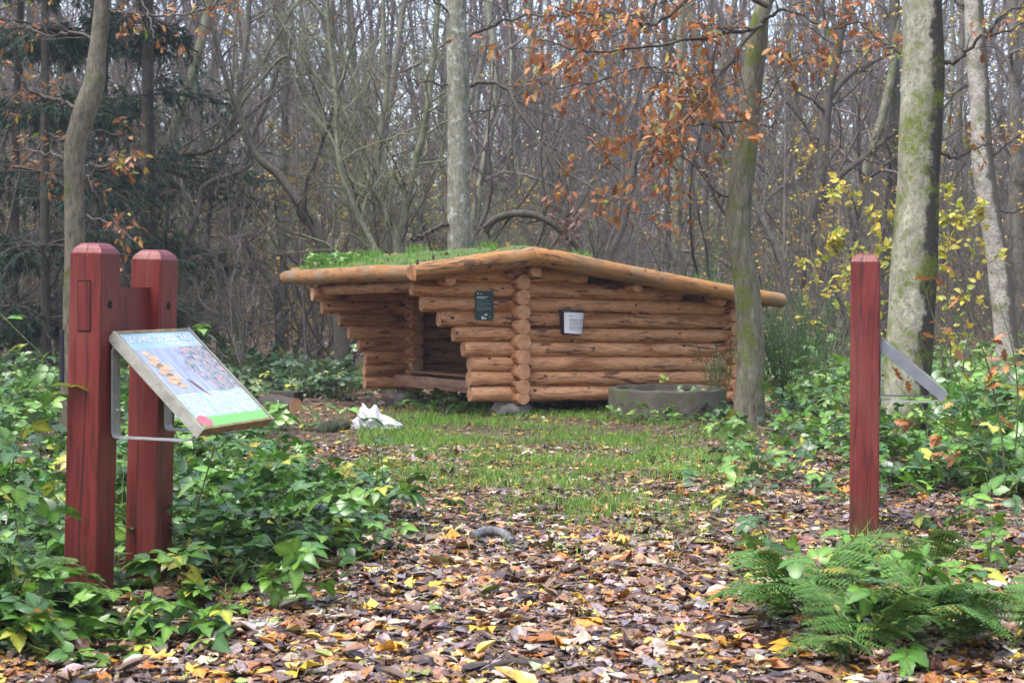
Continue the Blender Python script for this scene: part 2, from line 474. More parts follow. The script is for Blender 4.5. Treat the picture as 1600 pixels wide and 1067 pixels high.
M_paper = simple('white_paper', (.74, .74, .80), 0.6, 0, 0.05, 6)
M_ink = simple('grey_ink', (.09, .085, .11), 0.7, 0, 0.2, 80)
M_plaque = simple('dark_green_enamel', (.012, .045, .040), 0.3, 0, 0.15, 8)
M_plaque_text = simple('pale_green_print', (.16, .24, .23), 0.5, 0, 0.2, 60)
M_white = simple('white_print', (.72, .74, .76), 0.5, 0, 0.05)
M_screw = simple('steel_screw', (.6, .6, .6), 0.35, 0.8, 0.1)
M_stone = simple('field_stone', (.19, .165, .15), 0.85, 0, 0.45, 7, 0.3, 0.02)
M_mossy = simple('mossy_stone', (.045, .05, .03), 0.9, 0, 0.5, 14, 0.2, 0.02)
M_plastic = simple('crumpled_white_plastic', (.55, .54, .58), 0.35, 0, 0.15, 10, 0.5, 0.02)
M_bagprint = simple('coloured_litter_print', (.25, .30, .5), 0.5, 0, 0.6, 40)
M_darkpole = simple('dark_pole', (.02, .018, .03), 0.6, 0, 0.2)

def concrete():
    m, nt, b = newmat('old_concrete')
    n1 = noise(nt, coords(nt, 'Object'), 3.5, 8, 0.65); n2 = noise(nt, coords(nt, 'Object'), 40, 4, .6)
    c = ramp(nt, n1, [(0.3, (.038, .032, .025)), (0.5, (.08, .066, .052)), (0.72, (.16, .145, .12))])
    c = mixc(nt, 0.5, c, ramp(nt, n2, [(0.3, (.7,) * 3), (0.7, (1.2,) * 3)]), 'MULTIPLY')
    n3 = noise(nt, coords(nt, 'Object', (1, 1, .8)), 5, 7, 0.7)
    c = mixc(nt, ramp(nt, n3, [(0.50, (0,) * 3), (0.62, (.9,) * 3)]), c, (.055, .08, .018))
    L(nt, c, b.inputs['Base Color']); b.inputs['Roughness'].default_value = 0.9
    bump(nt, b, mixc(nt, .5, n1, n2), 0.7, 0.01)
    return m
M_conc = concrete()

def soil():
    m, nt, b = newmat('forest_soil')
    v = coords(nt, 'Object', rnd=False)
    n1 = noise(nt, v, 18, 8, 0.7); n2 = noise(nt, v, 1.1, 4, 0.6)
    c = ramp(nt, n1, [(0.32, (.025, .016, .012)), (0.48, (.075, .045, .03)), (0.58, (.16, .085, .045)), (0.7, (.24, .15, .08))])
    c = mixc(nt, ramp(nt, n2, [(0.4, (0,) * 3), (0.7, (.45,) * 3)]), c, (.05, .035, .028))
    L(nt, c, b.inputs['Base Color']); b.inputs['Roughness'].default_value = 0.8
    bump(nt, b, n1, 1.0, 0.03)
    return m
M_soil = soil()

def turf():
    m, nt, b = newmat('mossy_turf')
    n1 = noise(nt, coords(nt, 'Object'), 25, 6, 0.7)
    c = ramp(nt, n1, [(0.32, (.035, .05, .015)), (0.55, (.08, .13, .03)), (0.72, (.14, .12, .05))])
    L(nt, c, b.inputs['Base Color']); b.inputs['Roughness'].default_value = 0.9
    bump(nt, b, n1, 1.0, 0.02)
    return m
M_turf = turf()

# board print: an illustrated sheet (flat print is the thing itself)
def print_mat():
    m, nt, b = newmat('printed_sheet')
    tc = nt.nodes.new('ShaderNodeTexCoord')
    sx = nt.nodes.new('ShaderNodeSeparateXYZ'); L(nt, tc.outputs['Object'], sx.inputs[0])   # x 0..1 along the top, y 0..1 down the sheet
    v = coords(nt, 'Object', (1.2, 5, 1), rnd=False)
    n1 = noise(nt, v, 3, 6, 0.6, 0.6)
    streak = noise(nt, coords(nt, 'Object', (16, 1.2, 1), rnd=False), 1.4, 5, .6)
    c = ramp(nt, streak, [(0.3, (.17, .20, .34)), (0.5, (.30, .34, .50)), (0.7, (.42, .46, .62))])
    n2 = noise(nt, coords(nt, 'Object', (1, 1, 1), rnd=False), 4, 6, 0.7)
    # undergrowth in the lower right of the picture
    xa = N(nt, 'ShaderNodeMath', operation='MULTIPLY_ADD'); xa.inputs[1].default_value = 0.8; L(nt, sx.outputs[0], xa.inputs[0]); L(nt, n2, xa.inputs[2])
    gmask = ramp(nt, xa.outputs[0], [(.93, (0,) * 3), (1.08, (1,) * 3)])
    n3 = noise(nt, coords(nt, 'Object', rnd=False), 22, 4, .6)
    under = ramp(nt, n3, [(0.35, (.05, .07, .12)), (0.5, (.22, .26, .30)), (0.6, (.45, .22, .12)), (0.7, (.5, .5, .6))])
    c = mixc(nt, gmask, c, under)
    # pale lower half with green ground
    pale = ramp(nt, n3, [(0.35, (.24, .38, .25)), (0.65, (.42, .53, .50))])
    c = mixc(nt, ramp(nt, sx.outputs[1], [(0.655, (0,) * 3), (0.665, (1,) * 3)]), c, pale)
    top = ramp(nt, n1, [(0.3, (.26, .42, .47)), (0.7, (.36, .50, .60))])
    c = mixc(nt, ramp(nt, sx.outputs[1], [(0.165, (1,) * 3), (0.175, (0,) * 3)]), c, top)
    c = mixc(nt, ramp(nt, sx.outputs[1], [(0.905, (0,) * 3), (0.91, (1,) * 3)]), c, (.16, .48, .08))
    L(nt, c, b.inputs['Base Color']); b.inputs['Roughness'].default_value = 0.25
    b.inputs['Coat Weight'].default_value = 0.4; b.inputs['Coat Roughness'].default_value = 0.12
    return m
M_print = print_mat()
M_fungus = simple('printed_bracket_fungus', (.62, .42, .26), 0.3, 0, 0.4, 9)
M_newt = simple('printed_brown_newt', (.16, .055, .045), 0.3, 0, 0.3, 40)
M_pinkp = simple('printed_pink_spot', (.55, .12, .16), 0.3, 0, 0.4, 50)

# ------------------------------------------------------------------ basic shapes
def box(mb, lo, hi, mi=0, col=None):
    x0, y0, z0 = lo; x1, y1, z1 = hi
    V = [(x0, y0, z0), (x1, y0, z0), (x1, y1, z0), (x0, y1, z0), (x0, y0, z1), (x1, y0, z1), (x1, y1, z1), (x0, y1, z1)]
    Fc = [(0, 3, 2, 1), (4, 5, 6, 7), (0, 1, 5, 4), (1, 2, 6, 5), (2, 3, 7, 6), (3, 0, 4, 7)]
    mb.add(V, Fc, col, mi, False)

def obox(mb, o, ax, ay, az, lo, hi, mi=0):
    """box in an oriented frame"""
    b = MB(); box(b, lo, hi)
    V = b.V[0]; V = np.asarray(o) + V[:, 0:1] * np.asarray(ax) + V[:, 1:2] * np.asarray(ay) + V[:, 2:3] * np.asarray(az)
    mb.add(V, b.F[0], None, mi, False)

def log_mesh(name, length, r0, r1, seed, S=18, K=14, bow=0.0, mats=None, wob=0.05, bev=0.012):
    """a log lying along +X from 0 to length, round ends with a small bevel, slight wobble"""
    rg = np.random.default_rng(seed)
    x = np.concatenate([[0, bev], np.linspace(length * .08, length * .92, K), [length - bev, length]])
    u = x / length
    r = r0 * (1 - u) + r1 * u
    for f in (2, 3.7, 6.1): r = r * (1 + wob * 0.35 * np.sin(u * f * length * 2 + rg.uniform(0, 6)))
    r[0] *= 0.93; r[-1] *= 0.93
    a = np.arange(S) / S * 2 * math.pi
    lob = 1 + 0.025 * np.sin(a * 3 + rg.uniform(0, 6))[None, :] + 0.02 * np.sin(a[None] * 2 + u[:, None] * 5 + rg.uniform(0, 6))
    cy = bow * np.sin(u * math.pi)
    V = np.zeros((len(x), S, 3)); V[..., 0] = x[:, None]
    V[..., 1] = np.cos(a)[None] * r[:, None] * lob; V[..., 2] = np.sin(a)[None] * r[:, None] * lob + cy[:, None]
    n = len(x); idx = np.arange(n * S).reshape(n, S)
    q = np.stack([idx[:-1], idx[1:], np.roll(idx[1:], -1, 1), np.roll(idx[:-1], -1, 1)], -1).reshape(-1, 4)
    mb = MB(); mb.add(V.reshape(-1, 3), q[:, ::-1][:, ::-1], None, 0)
    for e, s in ((0, 1), (n - 1, -1)):
        ring = V[e]; c = ring.mean(0); Vc = np.vstack([ring, c])
        f = np.array([(k, (k + 1) % S, S) for k in range(S)])
        if s > 0: f = f[:, ::-1]
        mb.add(Vc, f, None, 1, False)
    return mb.mesh(name, mats or [M_log, M_end])

def place_log(name, A, B, r0, r1, parent, seed, mats=None, bow=0.0, **kw):
    A = Vector(A); B = Vector(B); d = B - A
    me = log_mesh(name, d.length, r0, r1, seed, mats=mats, bow=bow, **kw)
    o = link_mesh(name, me, parent)
    X = d.normalized(); Y = Vector((0, 0, 1)).cross(X).normalized(); Z = X.cross(Y)
    roll = (seed * 1.7) % 6.28
    M = Matrix((X, Y, Z)).transposed().to_4x4() @ Matrix.Rotation(roll if not bow else 0, 4, 'X')
    M.translation = A - (parent.location if parent else Vector((0, 0, 0)))
    o.matrix_local = M
    return o

# ================================================================== GROUND
def build_ground():
    nx, ny = 170, 240
    ys = np.concatenate([np.linspace(-6, 30, 190), np.geomspace(31, 2500, 50)])
    xs = np.concatenate([-np.geomspace(2000, 9, 35), np.linspace(-8.5, 8.5, 100), np.geomspace(9, 2000, 35)])
    X, Y = np.meshgrid(xs, ys); Z = gz(X, Y)
    V = np.stack([X, Y, Z], -1).reshape(-1, 3)
    i = np.arange(len(ys) * len(xs)).reshape(len(ys), len(xs))
    q = np.stack([i[:-1, :-1], i[:-1, 1:], i[1:, 1:], i[1:, :-1]], -1).reshape(-1, 4)
    mb = MB(); mb.add(V, q)
    tag(mb.build('ground', M_soil), kind='structure')
build_ground()

# ================================================================== SHELTER
C0 = np.array([0.04, 15.65]); PH = R(22.8)
e1 = np.array([math.cos(PH), math.sin(PH)]); e2 = np.array([-math.sin(PH), math.cos(PH)])
DEP = 3.36; RS = 0.15; ZB = 0.152
def S3(t, s, z):
    p = C0 + e1 * t + e2 * s
    return np.array([p[0], p[1], z - 0.020 * t - 0.0225 * s])
def t_at(px, s=0.0):
    k = (px - 800) / F; b = C0 + e2 * s
    return (b[1] * k - b[0]) / (e1[0] - e1[1] * k)
def on_plane(px, py, s):
    """point of the vertical plane parallel to the front, at offset s, seen at (px, py)"""
    k = (px - 800) / F; b = C0 + e2 * s; t = t_at(px, s)
    Y = b[1] + e1[1] * t
    return np.array([k * Y, Y, CAMZ - (py - HOR) / F * Y])

shelter = empty('log_shelter', (C0[0], C0[1], 0), 'low shelter of orange peeled logs with a grassy turf roof and an open side', 'log shelter')
RT = 2.49
def add_log(t0, s0, t1, s1, z, r=0.0815, mats=None, seed=0, name='log', r1=None):
    return place_log(name, S3(t0, s0, z), S3(t1, s1, z), r, r1 or r * random.uniform(.95, 1.03), shelter, seed, mats)
seed = 100
front_left = [738, 736, 737, 727, 712, 689, 662, 646, 700]
far_left = [572, 571, 573, 562, 547, 532, 505, 490, 484]
for r in range(9):
    z = ZB + RS * (r + .5)
    tr = {7: 1.9, 8: .78}.get(r, RT + 0.16)
    tl = t_at(front_left[r], -0.07)
    seed += 1; add_log(tl, 0, tr, 0, z, seed=seed)
    tl2 = t_at(far_left[r], DEP - .07)
    if r == 8: tl2 = -0.7
    seed += 1; add_log(tl2, DEP, tr, DEP, z, seed=seed)
# posts of cross logs (ends face the viewer)
for r in range(9):
    z = ZB + RS * r + (0.035 if r == 0 else 0)
    seed += 1; add_log(0, -0.20, 0, 0.28, z, 0.081 if r else .072, seed=seed)
    seed += 1; add_log(0.0, DEP - 0.34, 0.0, DEP + 0.2, z, 0.081 if r else .072, seed=seed)
# rear side wall of whole cross logs
for r in range(8):
    z = ZB + RS * r + (0.035 if r == 0 else 0)
    seed += 1; add_log(RT, -0.20, RT, DEP + 0.2, z, 0.080, seed=seed)
# lintel logs over the opening and wall plate under the eave
seed += 1; add_log(-0.02, -0.12, -0.02, DEP + .2, ZB + RS * 9 - .0, 0.075, seed=seed)
A = on_plane(643, 441, -0.22); 
# roof outline logs
pl = -0.32
mats_r = [M_log_old, M_end]
def poly_log(name, pts, rad, seed, S=20, mats=mats_r):
    """a naturally bowed log following the given centre line"""
    rg = np.random.default_rng(seed)
    p = catmull(pts, 40); r = np.interp(np.linspace(0, 1, 40), np.linspace(0, 1, len(rad)), rad)
    r = r * (1 + 0.03 * np.sin(np.linspace(0, 14, 40) + rg.uniform(0, 6))); r[0] *= .95; r[-1] *= .95
    V, q = tubes(p[None], r[None], S)
    V = V + 0.0025 * np.sin(V[:, [1, 2, 0]] * 31 + V[:, [2, 0, 1]] * 17)
    mb = MB(); mb.add(V, q)
    for e, s in ((0, 1), (39, -1)):
        ring = V[e * S:(e + 1) * S]; Vc = np.vstack([ring, ring.mean(0)])
        f = np.array([(k, (k + 1) % S, S) for k in range(S)])
        if s < 0: f = f[:, ::-1]
        mb.add(Vc, f, None, 1, False)
    # local frame with X along the log so that the grain runs along it
    a = Vector(pts[0]); b = Vector(pts[-1]); X = (b - a).normalized()
    Yv = Vector((0, 0, 1)).cross(X).normalized(); Z = X.cross(Yv)
    Mx = Matrix((X, Yv, Z)).transposed(); Mi = np.array(Mx.transposed())
    mb.V = [(v - np.array(a)) @ Mi.T for v in mb.V]
    o = link_mesh(name, mb.mesh(name, mats), shelter)
    mm = Mx.to_4x4(); mm.translation = a - shelter.location
    o.matrix_local = mm
    return o
Rpts = [(833, 401), (875, 407.5), (939, 420), (1003, 432), (1066, 444.5), (1140, 457), (1222, 470)]
rl = poly_log('rafter_log', [on_plane(x, y, pl) for x, y in Rpts], [.098, .096, .09, .085, .08], 5)
Lpts = [(832.5, 401), (790, 407), (730, 414), (685, 421), (646, 426)]
ll = poly_log('rafter_log', [on_plane(x, y, pl) for x, y in Lpts], [.098, .095, .09, .086], 6)
NE = on_plane(647, 426.2, pl)               # near end of the eave log
k = (447 - 800) / F
s_e = (k * NE[1] - NE[0]) / (e2[0] - k * e2[1])
FE = np.array([NE[0] + e2[0] * s_e, NE[1] + e2[1] * s_e, 0]); FE[2] = CAMZ - (433.9 - HOR) / F * FE[1]
poly_log('eave_log', [NE + np.r_[e2 * .02, 0], NE * .7 + FE * .3 + [0, 0, .006], NE * .3 + FE * .7 - [0, 0, .004], FE], [.082, .086, .092, .088], 7)
tE = float((NE[:2] - C0) @ e1)
# inner plate just under the eave log
place_log('wall_plate', S3(tE + .17, 0.0, 1.31 + .0), S3(tE + .17, 3.6, 1.34), .068, .07, shelter, 61)
# roof surface parameters: height of the rafter centre line
def zroof(t):
    zr = np.array([on_plane(x, y, pl)[2] for x, y in Rpts]); tr_ = np.array([t_at(x, pl) for x, _ in Rpts])
    zl = np.array([on_plane(x, y, pl)[2] for x, y in Lpts])[::-1]; tl_ = np.array([t_at(x, pl) for x, _ in Lpts])[::-1]
    tt = np.concatenate([tl_, tr_[1:]]); zz = np.concatenate([zl, zr[1:]])
    return np.interp(t, tt, zz)
tR = t_at(1222, pl)
S_END = s_e + pl - 0.1
def roofp(t, s, dz):
    p = C0 + e1 * t + e2 * s
    return np.array([p[0], p[1], zroof(t) + dz + 0.0015 * s])
# right eave log and rear rafters
place_log('eave_log', roofp(tR - .12, pl + .08, 0.0), roofp(tR - .12, S_END, 0.0), .08, .085, shelter, 8, mats_r)
place_log('rafter_log', roofp(0.0, S_END, 0.0), roofp(tE + .05, S_END, 0.0), .09, .085, shelter, 9, mats_r)
place_log('rafter_log', roofp(0.02, S_END, 0.0), roofp(tR, S_END, 0.0), .09, .085, shelter, 10, mats_r)
# purlins whose ends stick out under the rafters
for (px, py, rr) in ((704, 437, .062), (838, 424, .062), (997, 449, .058), (1128, 470, .055)):
    P = on_plane(px, py, -0.27); P2 = P + np.r_[e2 * 3.9, 0.0]
    seed += 1; place_log('purlin', P, P2, rr, rr, shelter, seed, [M_log, M_end])
# roof boards
def roof_board(t0, t1):
    mb = MB(); V = []
    for t in (t0 + .004, t1 - .004):
        for s in (pl + .06, S_END - .05):
            for d in (.0, .025): V.append(roofp(t, s, d + 0.01) - np.array(shelter.location))
    mb.add(V, [(0, 1, 3, 2), (4, 6, 7, 5), (0, 4, 5, 1), (2, 3, 7, 6), (0, 2, 6, 4), (1, 5, 7, 3)], None, 0, False)
    o = mb.build('roof_board', M_plank, shelter)
tb = np.linspace(tE + .08, 0.02, 9)
for k_ in range(8): roof_board(tb[k_], tb[k_ + 1])
tb = np.linspace(0.02, tR - .1, 15)
for k_ in range(14): roof_board(tb[k_], tb[k_ + 1])
# turf
def turf_roof():
    ts = np.linspace(tE + .04, tR - .06, 70); ss = np.linspace(pl + .05, S_END - .04, 60)
    T, Sg = np.meshgrid(ts, ss)
    bumpy = 0.012 * np.sin(T * 9 + Sg * 3) * np.sin(Sg * 7 + 1) + 0.008 * np.sin(T * 21 + 2) * np.sin(Sg * 17)
    D = 0.055 + bumpy + 0.03 * np.exp(-(T / .5) ** 2)
    edge = np.minimum(np.minimum(T - ts[0], ts[-1] - T), np.minimum(Sg - ss[0], ss[-1] - Sg))
    D = D + 0.03 * sstep(0.02, 0.2, edge)
    P = np.array([[roofp(T[i, j], Sg[i, j], D[i, j]) for j in range(T.shape[1])] for i in range(T.shape[0])])
    Vt = P.reshape(-1, 3); i = np.arange(T.size).reshape(T.shape)
    q = np.stack([i[:-1, :-1], i[:-1, 1:], i[1:, 1:], i[1:, :-1]], -1).reshape(-1, 4)
    mb = MB(); mb.add(Vt, q)
    # skirt
    P0 = np.array([[roofp(T[a, b], Sg[a, b], .02) for a, b in ((0, j), )][0] for j in range(T.shape[1])])
    loc = np.array(shelter.location)
    mb.V = [v - loc for v in mb.V]
    o = mb.build('turf', M_turf, shelter)
    # grass blades
    n = 12000
    tt = rng.uniform(ts[0], ts[-1], n); s_ = rng.uniform(ss[0], ss[-1], n)
    dens = 0.5 + 0.5 * np.sin(tt * 3.1 + 1.3 * np.sin(s_ * 2.2)) * np.sin(s_ * 2.9 + .5)
    keep = (rng.random(n) < np.where(tt < .1, .45 + .55 * dens, .15 + .5 * dens))
    tt, s_ = tt[keep], s_[keep]; n = len(tt)
    pos = np.array([roofp(a, b, .07) for a, b in zip(tt, s_)]) - loc
    tall = 0.028 + 0.035 * np.abs(rng.normal(size=n)) * (0.5 + dens[keep])
    # a few tall tufts
    for (tx, sx_) in ((-.75, 3.2), (-.1, 2.8), (.15, 1.1), (-.4, 3.6), (-.95, 4.0), (.9, .3)):
        m = 130; pp = np.array([roofp(tx + a, sx_ + b, .07) for a, b in rng.normal(0, .07, (m, 2))]) - loc
        pos = np.vstack([pos, pp]); tall = np.concatenate([tall, rng.uniform(.08, .2, m)])
    n = len(pos)
    blades(gb := MB(), pos, tall, 0.004)
    gb.build('roof_grass', M_grass, shelter)['kind'] = 'stuff'
    # leafy weeds at the far left corner of the roof and leaves lying in the grass
    wb_ = MB(); m = 260
    ctr = rng.choice(5, m); cx = np.array([tE + .18, tE + .2, tE + .25, tE + .3, tE + .22])[ctr]; cs = np.array([4.0, 3.7, 3.3, 3.0, 3.85])[ctr]
    pp = np.array([roofp(a, b, .08 + abs(h)) for a, b, h in zip(cx + rng.normal(0, .06, m), cs + rng.normal(0, .14, m), rng.uniform(0, .14, m))]) - loc
    X, Yv, Z = frames(rand_dirs(m) * [1, 1, .4] + [0, 0, .3], np.tile([0, 0, 1.0], (m, 1)) + rng.normal(0, .3, (m, 3)))
    T0, F0 = OVATE; V_, f_ = scatter(T0, F0, pp, X, Yv, Z, rng.uniform(.045, .08, m))
    wb_.add(V_, f_, np.repeat(palette(m, [(.12, .27, .05), (.17, .33, .06)], [1, 1]), len(T0), 0))
    wb_.build('leafy_weeds', M_green, shelter)['kind'] = 'stuff'
    lb = MB(); m = 220
    tt = rng.uniform(ts[0], ts[-1], m); s_ = rng.uniform(ss[0], ss[-1], m)
    pp = np.array([roofp(a, b, .10) for a, b in zip(tt, s_)]) - loc
    X, Yv, Z = frames(rand_dirs(m) * [1, 1, .4], np.tile([0, 0, 1.0], (m, 1)) + rng.normal(0, .4, (m, 3)))
    V_, f_ = scatter(*OAK_FLAT, pp, X, Yv, Z, rng.uniform(.05, .09, m))
    lb.add(V_, f_, np.repeat(palette(m, [(.28, .12, .04), (.36, .2, .08), (.2, .11, .06)], [1, 1, 1]), len(OAK_FLAT[0]), 0))
    lb.build('leaves_on_roof', M_litter, shelter)['kind'] = 'stuff'

def blades(mb, pos, h, w, cols=None, lean=0.55):
    n = len(pos)
    d = rng.normal(size=(n, 3)) * [1, 1, 0]; d = nrm(d)
    side = np.stack([-d[:, 1], d[:, 0], np.zeros(n)], -1)
    a = rng.uniform(0, 6.28, n); side = side * np.cos(a)[:, None] + d * np.sin(a)[:, None]
    ln = (rng.uniform(0.1, 1, n) * lean * h)[:, None]
    p1 = pos + [0, 0, 1] * (h * .55)[:, None] + d * ln * .35
    p2 = pos + [0, 0, 1] * (h * .92)[:, None] + d * ln
    ww = (w * rng.uniform(.6, 1.3, n))[:, None] if np.isscalar(w) else w[:, None]
    V = np.stack([pos - side * ww, pos + side * ww, p1 + side * ww * .8, p1 - side * ww * .8, p2], 1).reshape(-1, 3)
    b = np.arange(n)[:, None] * 5
    f = np.concatenate([b + [0, 1, 2], b + [0, 2, 3], b + [3, 2, 4]])
    if cols is None: cols = palette(n, [(.14, .30, .04), (.20, .40, .055), (.30, .38, .10), (.10, .20, .035)], [3, 3, 1, 1.5])
    mb.add(V, f, np.repeat(cols, 5, 0))
turf_roof()

# floor: boards and the rough front beam
for k_ in range(11):
    t0 = 0.02 + k_ * .222
    mb = MB()
    V = [S3(t, s, z) for t in (t0, t0 + .214) for s in (.10, DEP - .10) for z in (.345, .375)]
    mb.add(np.array(V) - np.array(shelter.location), [(0, 1, 3, 2), (4, 6, 7, 5), (0, 4, 5, 1), (2, 3, 7, 6), (0, 2, 6, 4), (1, 5, 7, 3)], None, 0, False)
    mb.build('floor_board', M_plank, shelter)
def slab(name, t0, t1, s0, s1, z0, z1, mat, jit=0.0):
    mb = MB(); c = np.array(S3(t0, s0, z0)); K = 12
    V = []
    for i in range(K):
        s = s0 + (s1 - s0) * i / (K - 1); j = rng.normal(0, jit, 4)
        for t, z, q in ((t0, z0, 0), (t0 - .012, (z0 + z1) / 2, 1), (t0, z1, 2), (t1, z1, 3), (t1, z0, 0)):
            V.append(S3(t + j[q], s, z + j[q]))
    V = np.array(V); f = []
    for i in range(K - 1):
        for a in range(5):
            f.append((i * 5 + a, i * 5 + (a + 1) % 5, (i + 1) * 5 + (a + 1) % 5, (i + 1) * 5 + a))
    X = Vector((e2[0], e2[1], 0)); Z = Vector((0, 0, 1)); Yv = Z.cross(X)
    Mi = np.array(Matrix((X, Yv, Z)))
    mb.add((V - c) @ Mi.T, np.array(f)[:, ::-1], None, 0, False)
    mb.add((V[:5] - c) @ Mi.T, [(0, 1, 2, 3, 4)], None, 1, False); mb.add((V[-5:] - c) @ Mi.T, [(4, 3, 2, 1, 0)], None, 1, False)
    o = link_mesh(name, mb.mesh(name, [mat, M_end]), shelter)
    mm = Matrix((X, Yv, Z)).transposed().to_4x4(); mm.translation = Vector(c) - shelter.location; o.matrix_local = mm
slab('front_beam', -.20, -.085, -.02 + .35, DEP - .06, .195, .325, M_plank, .004)
slab('bench_board', -.14, .08, .35, DEP - .3, .352, .382, M_plank, .001)
add_log(0.3, .1, 0.3, DEP - .1, .26, .07, seed=333, name='floor_joist')
add_log(1.6, .1, 1.6, DEP - .1, .26, .07, seed=334, name='floor_joist')
# knot stubs on the left rafter
for (px, py) in ((652, 408), (677, 401), (697, 421)):
    P = on_plane(px, py, pl - .03)
    V, q = tubes(np.array([[P - [0, 0, .03], P, P + [.01, 0, .02]]]), np.array([[.014, .012, .006]]), 7)
    mb = MB(); mb.add(V - np.array(shelter.location), q); mb.build('knot', M_rotten, shelter)

# foundation stones
def rock(name, c, sx, sy, sz, seed, mat, label, cat='stone', group=None, sub=3):
    import bmesh
    rg = np.random.default_rng(seed); bm = bmesh.new(); bmesh.ops.create_icosphere(bm, subdivisions=sub, radius=1)
    ph = rg.uniform(0, 6, (6, 3)); dr = rand_dirs(6, rg)
    for v in bm.verts:
        p = np.array(v.co); d = 1 + sum(.06 * math.sin(2.2 * (k_ + 1) * .7 * (p @ dr[k_]) * 2 + ph[k_, 0]) for k_ in range(6))
        p = np.sign(p) * np.abs(p) ** .85 * d
        v.co = (p[0] * sx, p[1] * sy, p[2] * sz)
    for f in bm.faces: f.smooth = True
    me = bpy.data.meshes.new(name); bm.to_mesh(me); bm.free(); me.materials.append(mat)
    ca = me.color_attributes.new('Col', 'FLOAT_COLOR', 'POINT')
    o = link_mesh(name, me, None, c, (0, 0, rg.uniform(0, 3)))
    return tag(o, label, cat, group)
g = 'foundation stones under the shelter'
def stone_at(t, s, sx, sz, seed, label):
    p = C0 + e1 * t + e2 * s; z = float(gz(*p)); zt = S3(t, s, ZB)[2] - .012
    rock('foundation_stone', (p[0], p[1], (z - .04 + zt) / 2), sx, .2, (zt - z + .04) / 2 + .004, seed, M_stone, label, 'foundation stone', g)
stone_at(-.03, 0.05, .20, .1, 1, 'pale flat boulder under the front corner column of the log shelter')
stone_at(-.02, DEP - .1, .27, .1, 2, 'dark rounded boulder under the far left column of the log shelter')
stone_at(RT - .05, .05, .2, .1, 3, 'boulder under the right front corner of the shelter, behind the concrete ring')
stone_at(RT - .05, DEP - .1, .2, .1, 4, 'boulder under the hidden rear corner of the log shelter')

# ---------------------------------------------------------------- plaque
def facade_frame(px, py, off):
    """point on the front just outside the logs"""
    P = on_plane(px, py, off); return P
AX = np.array([e1[0], e1[1], -0.02]); AN = np.array([-e2[0], -e2[1], 0]); AZ = np.array([0, 0, 1.0])
P = facade_frame(756.5, 477.5, -0.086)
plq = empty('sign', tuple(P), 'small dark green notice with white print on the front logs left of the corner column', 'sign')
mb = MB(); obox(mb, (0, 0, 0), AX, AN, AZ, (-.101, 0, -.148), (.101, .006, .148)); mb.build('plate', M_plaque, plq)
def strip(mb, o, ax, az, an, x0, x1, z0, z1, d):
    V = [np.asarray(o) + ax * x + az * z + an * d for x, z in ((x0, z0), (x1, z0), (x1, z1), (x0, z1))]
    mb.add(V, [(0, 1, 2, 3)], None, 0, False)
def text_lines(mb, o, ax, az, an, x0, x1, ztop, n, lh, th, d, rg, lastfrac=.6):
    for k_ in range(n):
        z = ztop - k_ * lh; x = x0; xe = x0 + (x1 - x0) * (rg.uniform(.88, 1) if k_ < n - 1 else lastfrac)
        while x < xe:
            w = rg.uniform(.006, .02) * (abs(x1 - x0) / .17); strip(mb, o, ax, az, an, x, min(x + w, xe), z - th, z, d); x += w + .003 * (abs(x1 - x0) / .17)
rg_ = np.random.default_rng(3)
mb = MB(); z0 = np.zeros(3)
text_lines(mb, z0, AX, AZ, AN, -.083, .083, .050, 2, .010, .0035, .0075, rg_, .45)
text_lines(mb, z0, AX, AZ, AN, -.083, .083, .028, 4, .0085, .0032, .0075, rg_, .45)
text_lines(mb, z0, AX, AZ, AN, -.083, .083, -.012, 6, .0078, .0032, .0075, rg_, .45)
mb.build('small_print', M_plaque_text, plq)['kind'] = 'stuff'
mb = MB()
text_lines(mb, z0, AX, AZ, AN, -.083, .04, .090, 1, .01, .006, .0075, rg_, 1); text_lines(mb, z0, AX, AZ, AN, -.083, .01, .076, 1, .01, .006, .0075, rg_, 1)
text_lines(mb, z0, AX, AZ, AN, -.055, -.02, .118, 1, .006, .004, .0075, rg_, 1)
mb.build('heading_print', M_white, plq)['kind'] = 'stuff'
mb = MB()
a = np.arange(12) / 12 * 6.283
V = [AX * (-.072 + .008 * math.cos(x)) + AZ * (.122 + .008 * math.sin(x)) + AN * .0075 for x in a]
mb.add(V, [tuple(range(12))], None, 0, False)
# shelter-shaped mark, bird-shaped mark and a small mark at the lower right
V = [AX * x + AZ * z + AN * .0075 for x, z in ((-.032, -.135), (.022, -.135), (.018, -.122), (-.02, -.120), (-.024, -.112), (.004, -.106), (.004, -.103), (-.034, -.108))]
mb.add(V, [(0, 1, 2, 3), (0, 3, 4, 7), (4, 5, 6, 7)], None, 0, False)
V = [AX * x + AZ * z + AN * .0075 for x, z in ((-.003, -.080), (.012, -.088), (.028, -.076), (.030, -.098), (.016, -.102), (.006, -.094))]
mb.add(V, [(0, 1, 5), (1, 2, 3, 4, 5)], None, 0, False)
V = [AX * x + AZ * z + AN * .0075 for x, z in ((.054, -.112), (.060, -.109), (.062, -.116), (.057, -.118))]
mb.add(V, [(0, 1, 2, 3)], None, 0, False)
mb.build('emblem', M_white, plq)
for x, z in ((-.094, .141), (.094, .141), (-.094, -.141), (.094, -.141)):
    c = AX * x + AZ * z; V = [c + AX * .004 * math.cos(q) + AZ * .004 * math.sin(q) + AN * .009 for q in a] + [c + AN * .011]
    V += [c + AX * .004 * math.cos(q) + AZ * .004 * math.sin(q) + AN * .006 for q in a]
    mb = MB(); mb.add(V, [(i, (i + 1) % 12, 12) for i in range(12)] + [(i, 13 + i, 13 + (i + 1) % 12) for i in range(12)], None, 0); mb.build('screw', M_screw, plq)

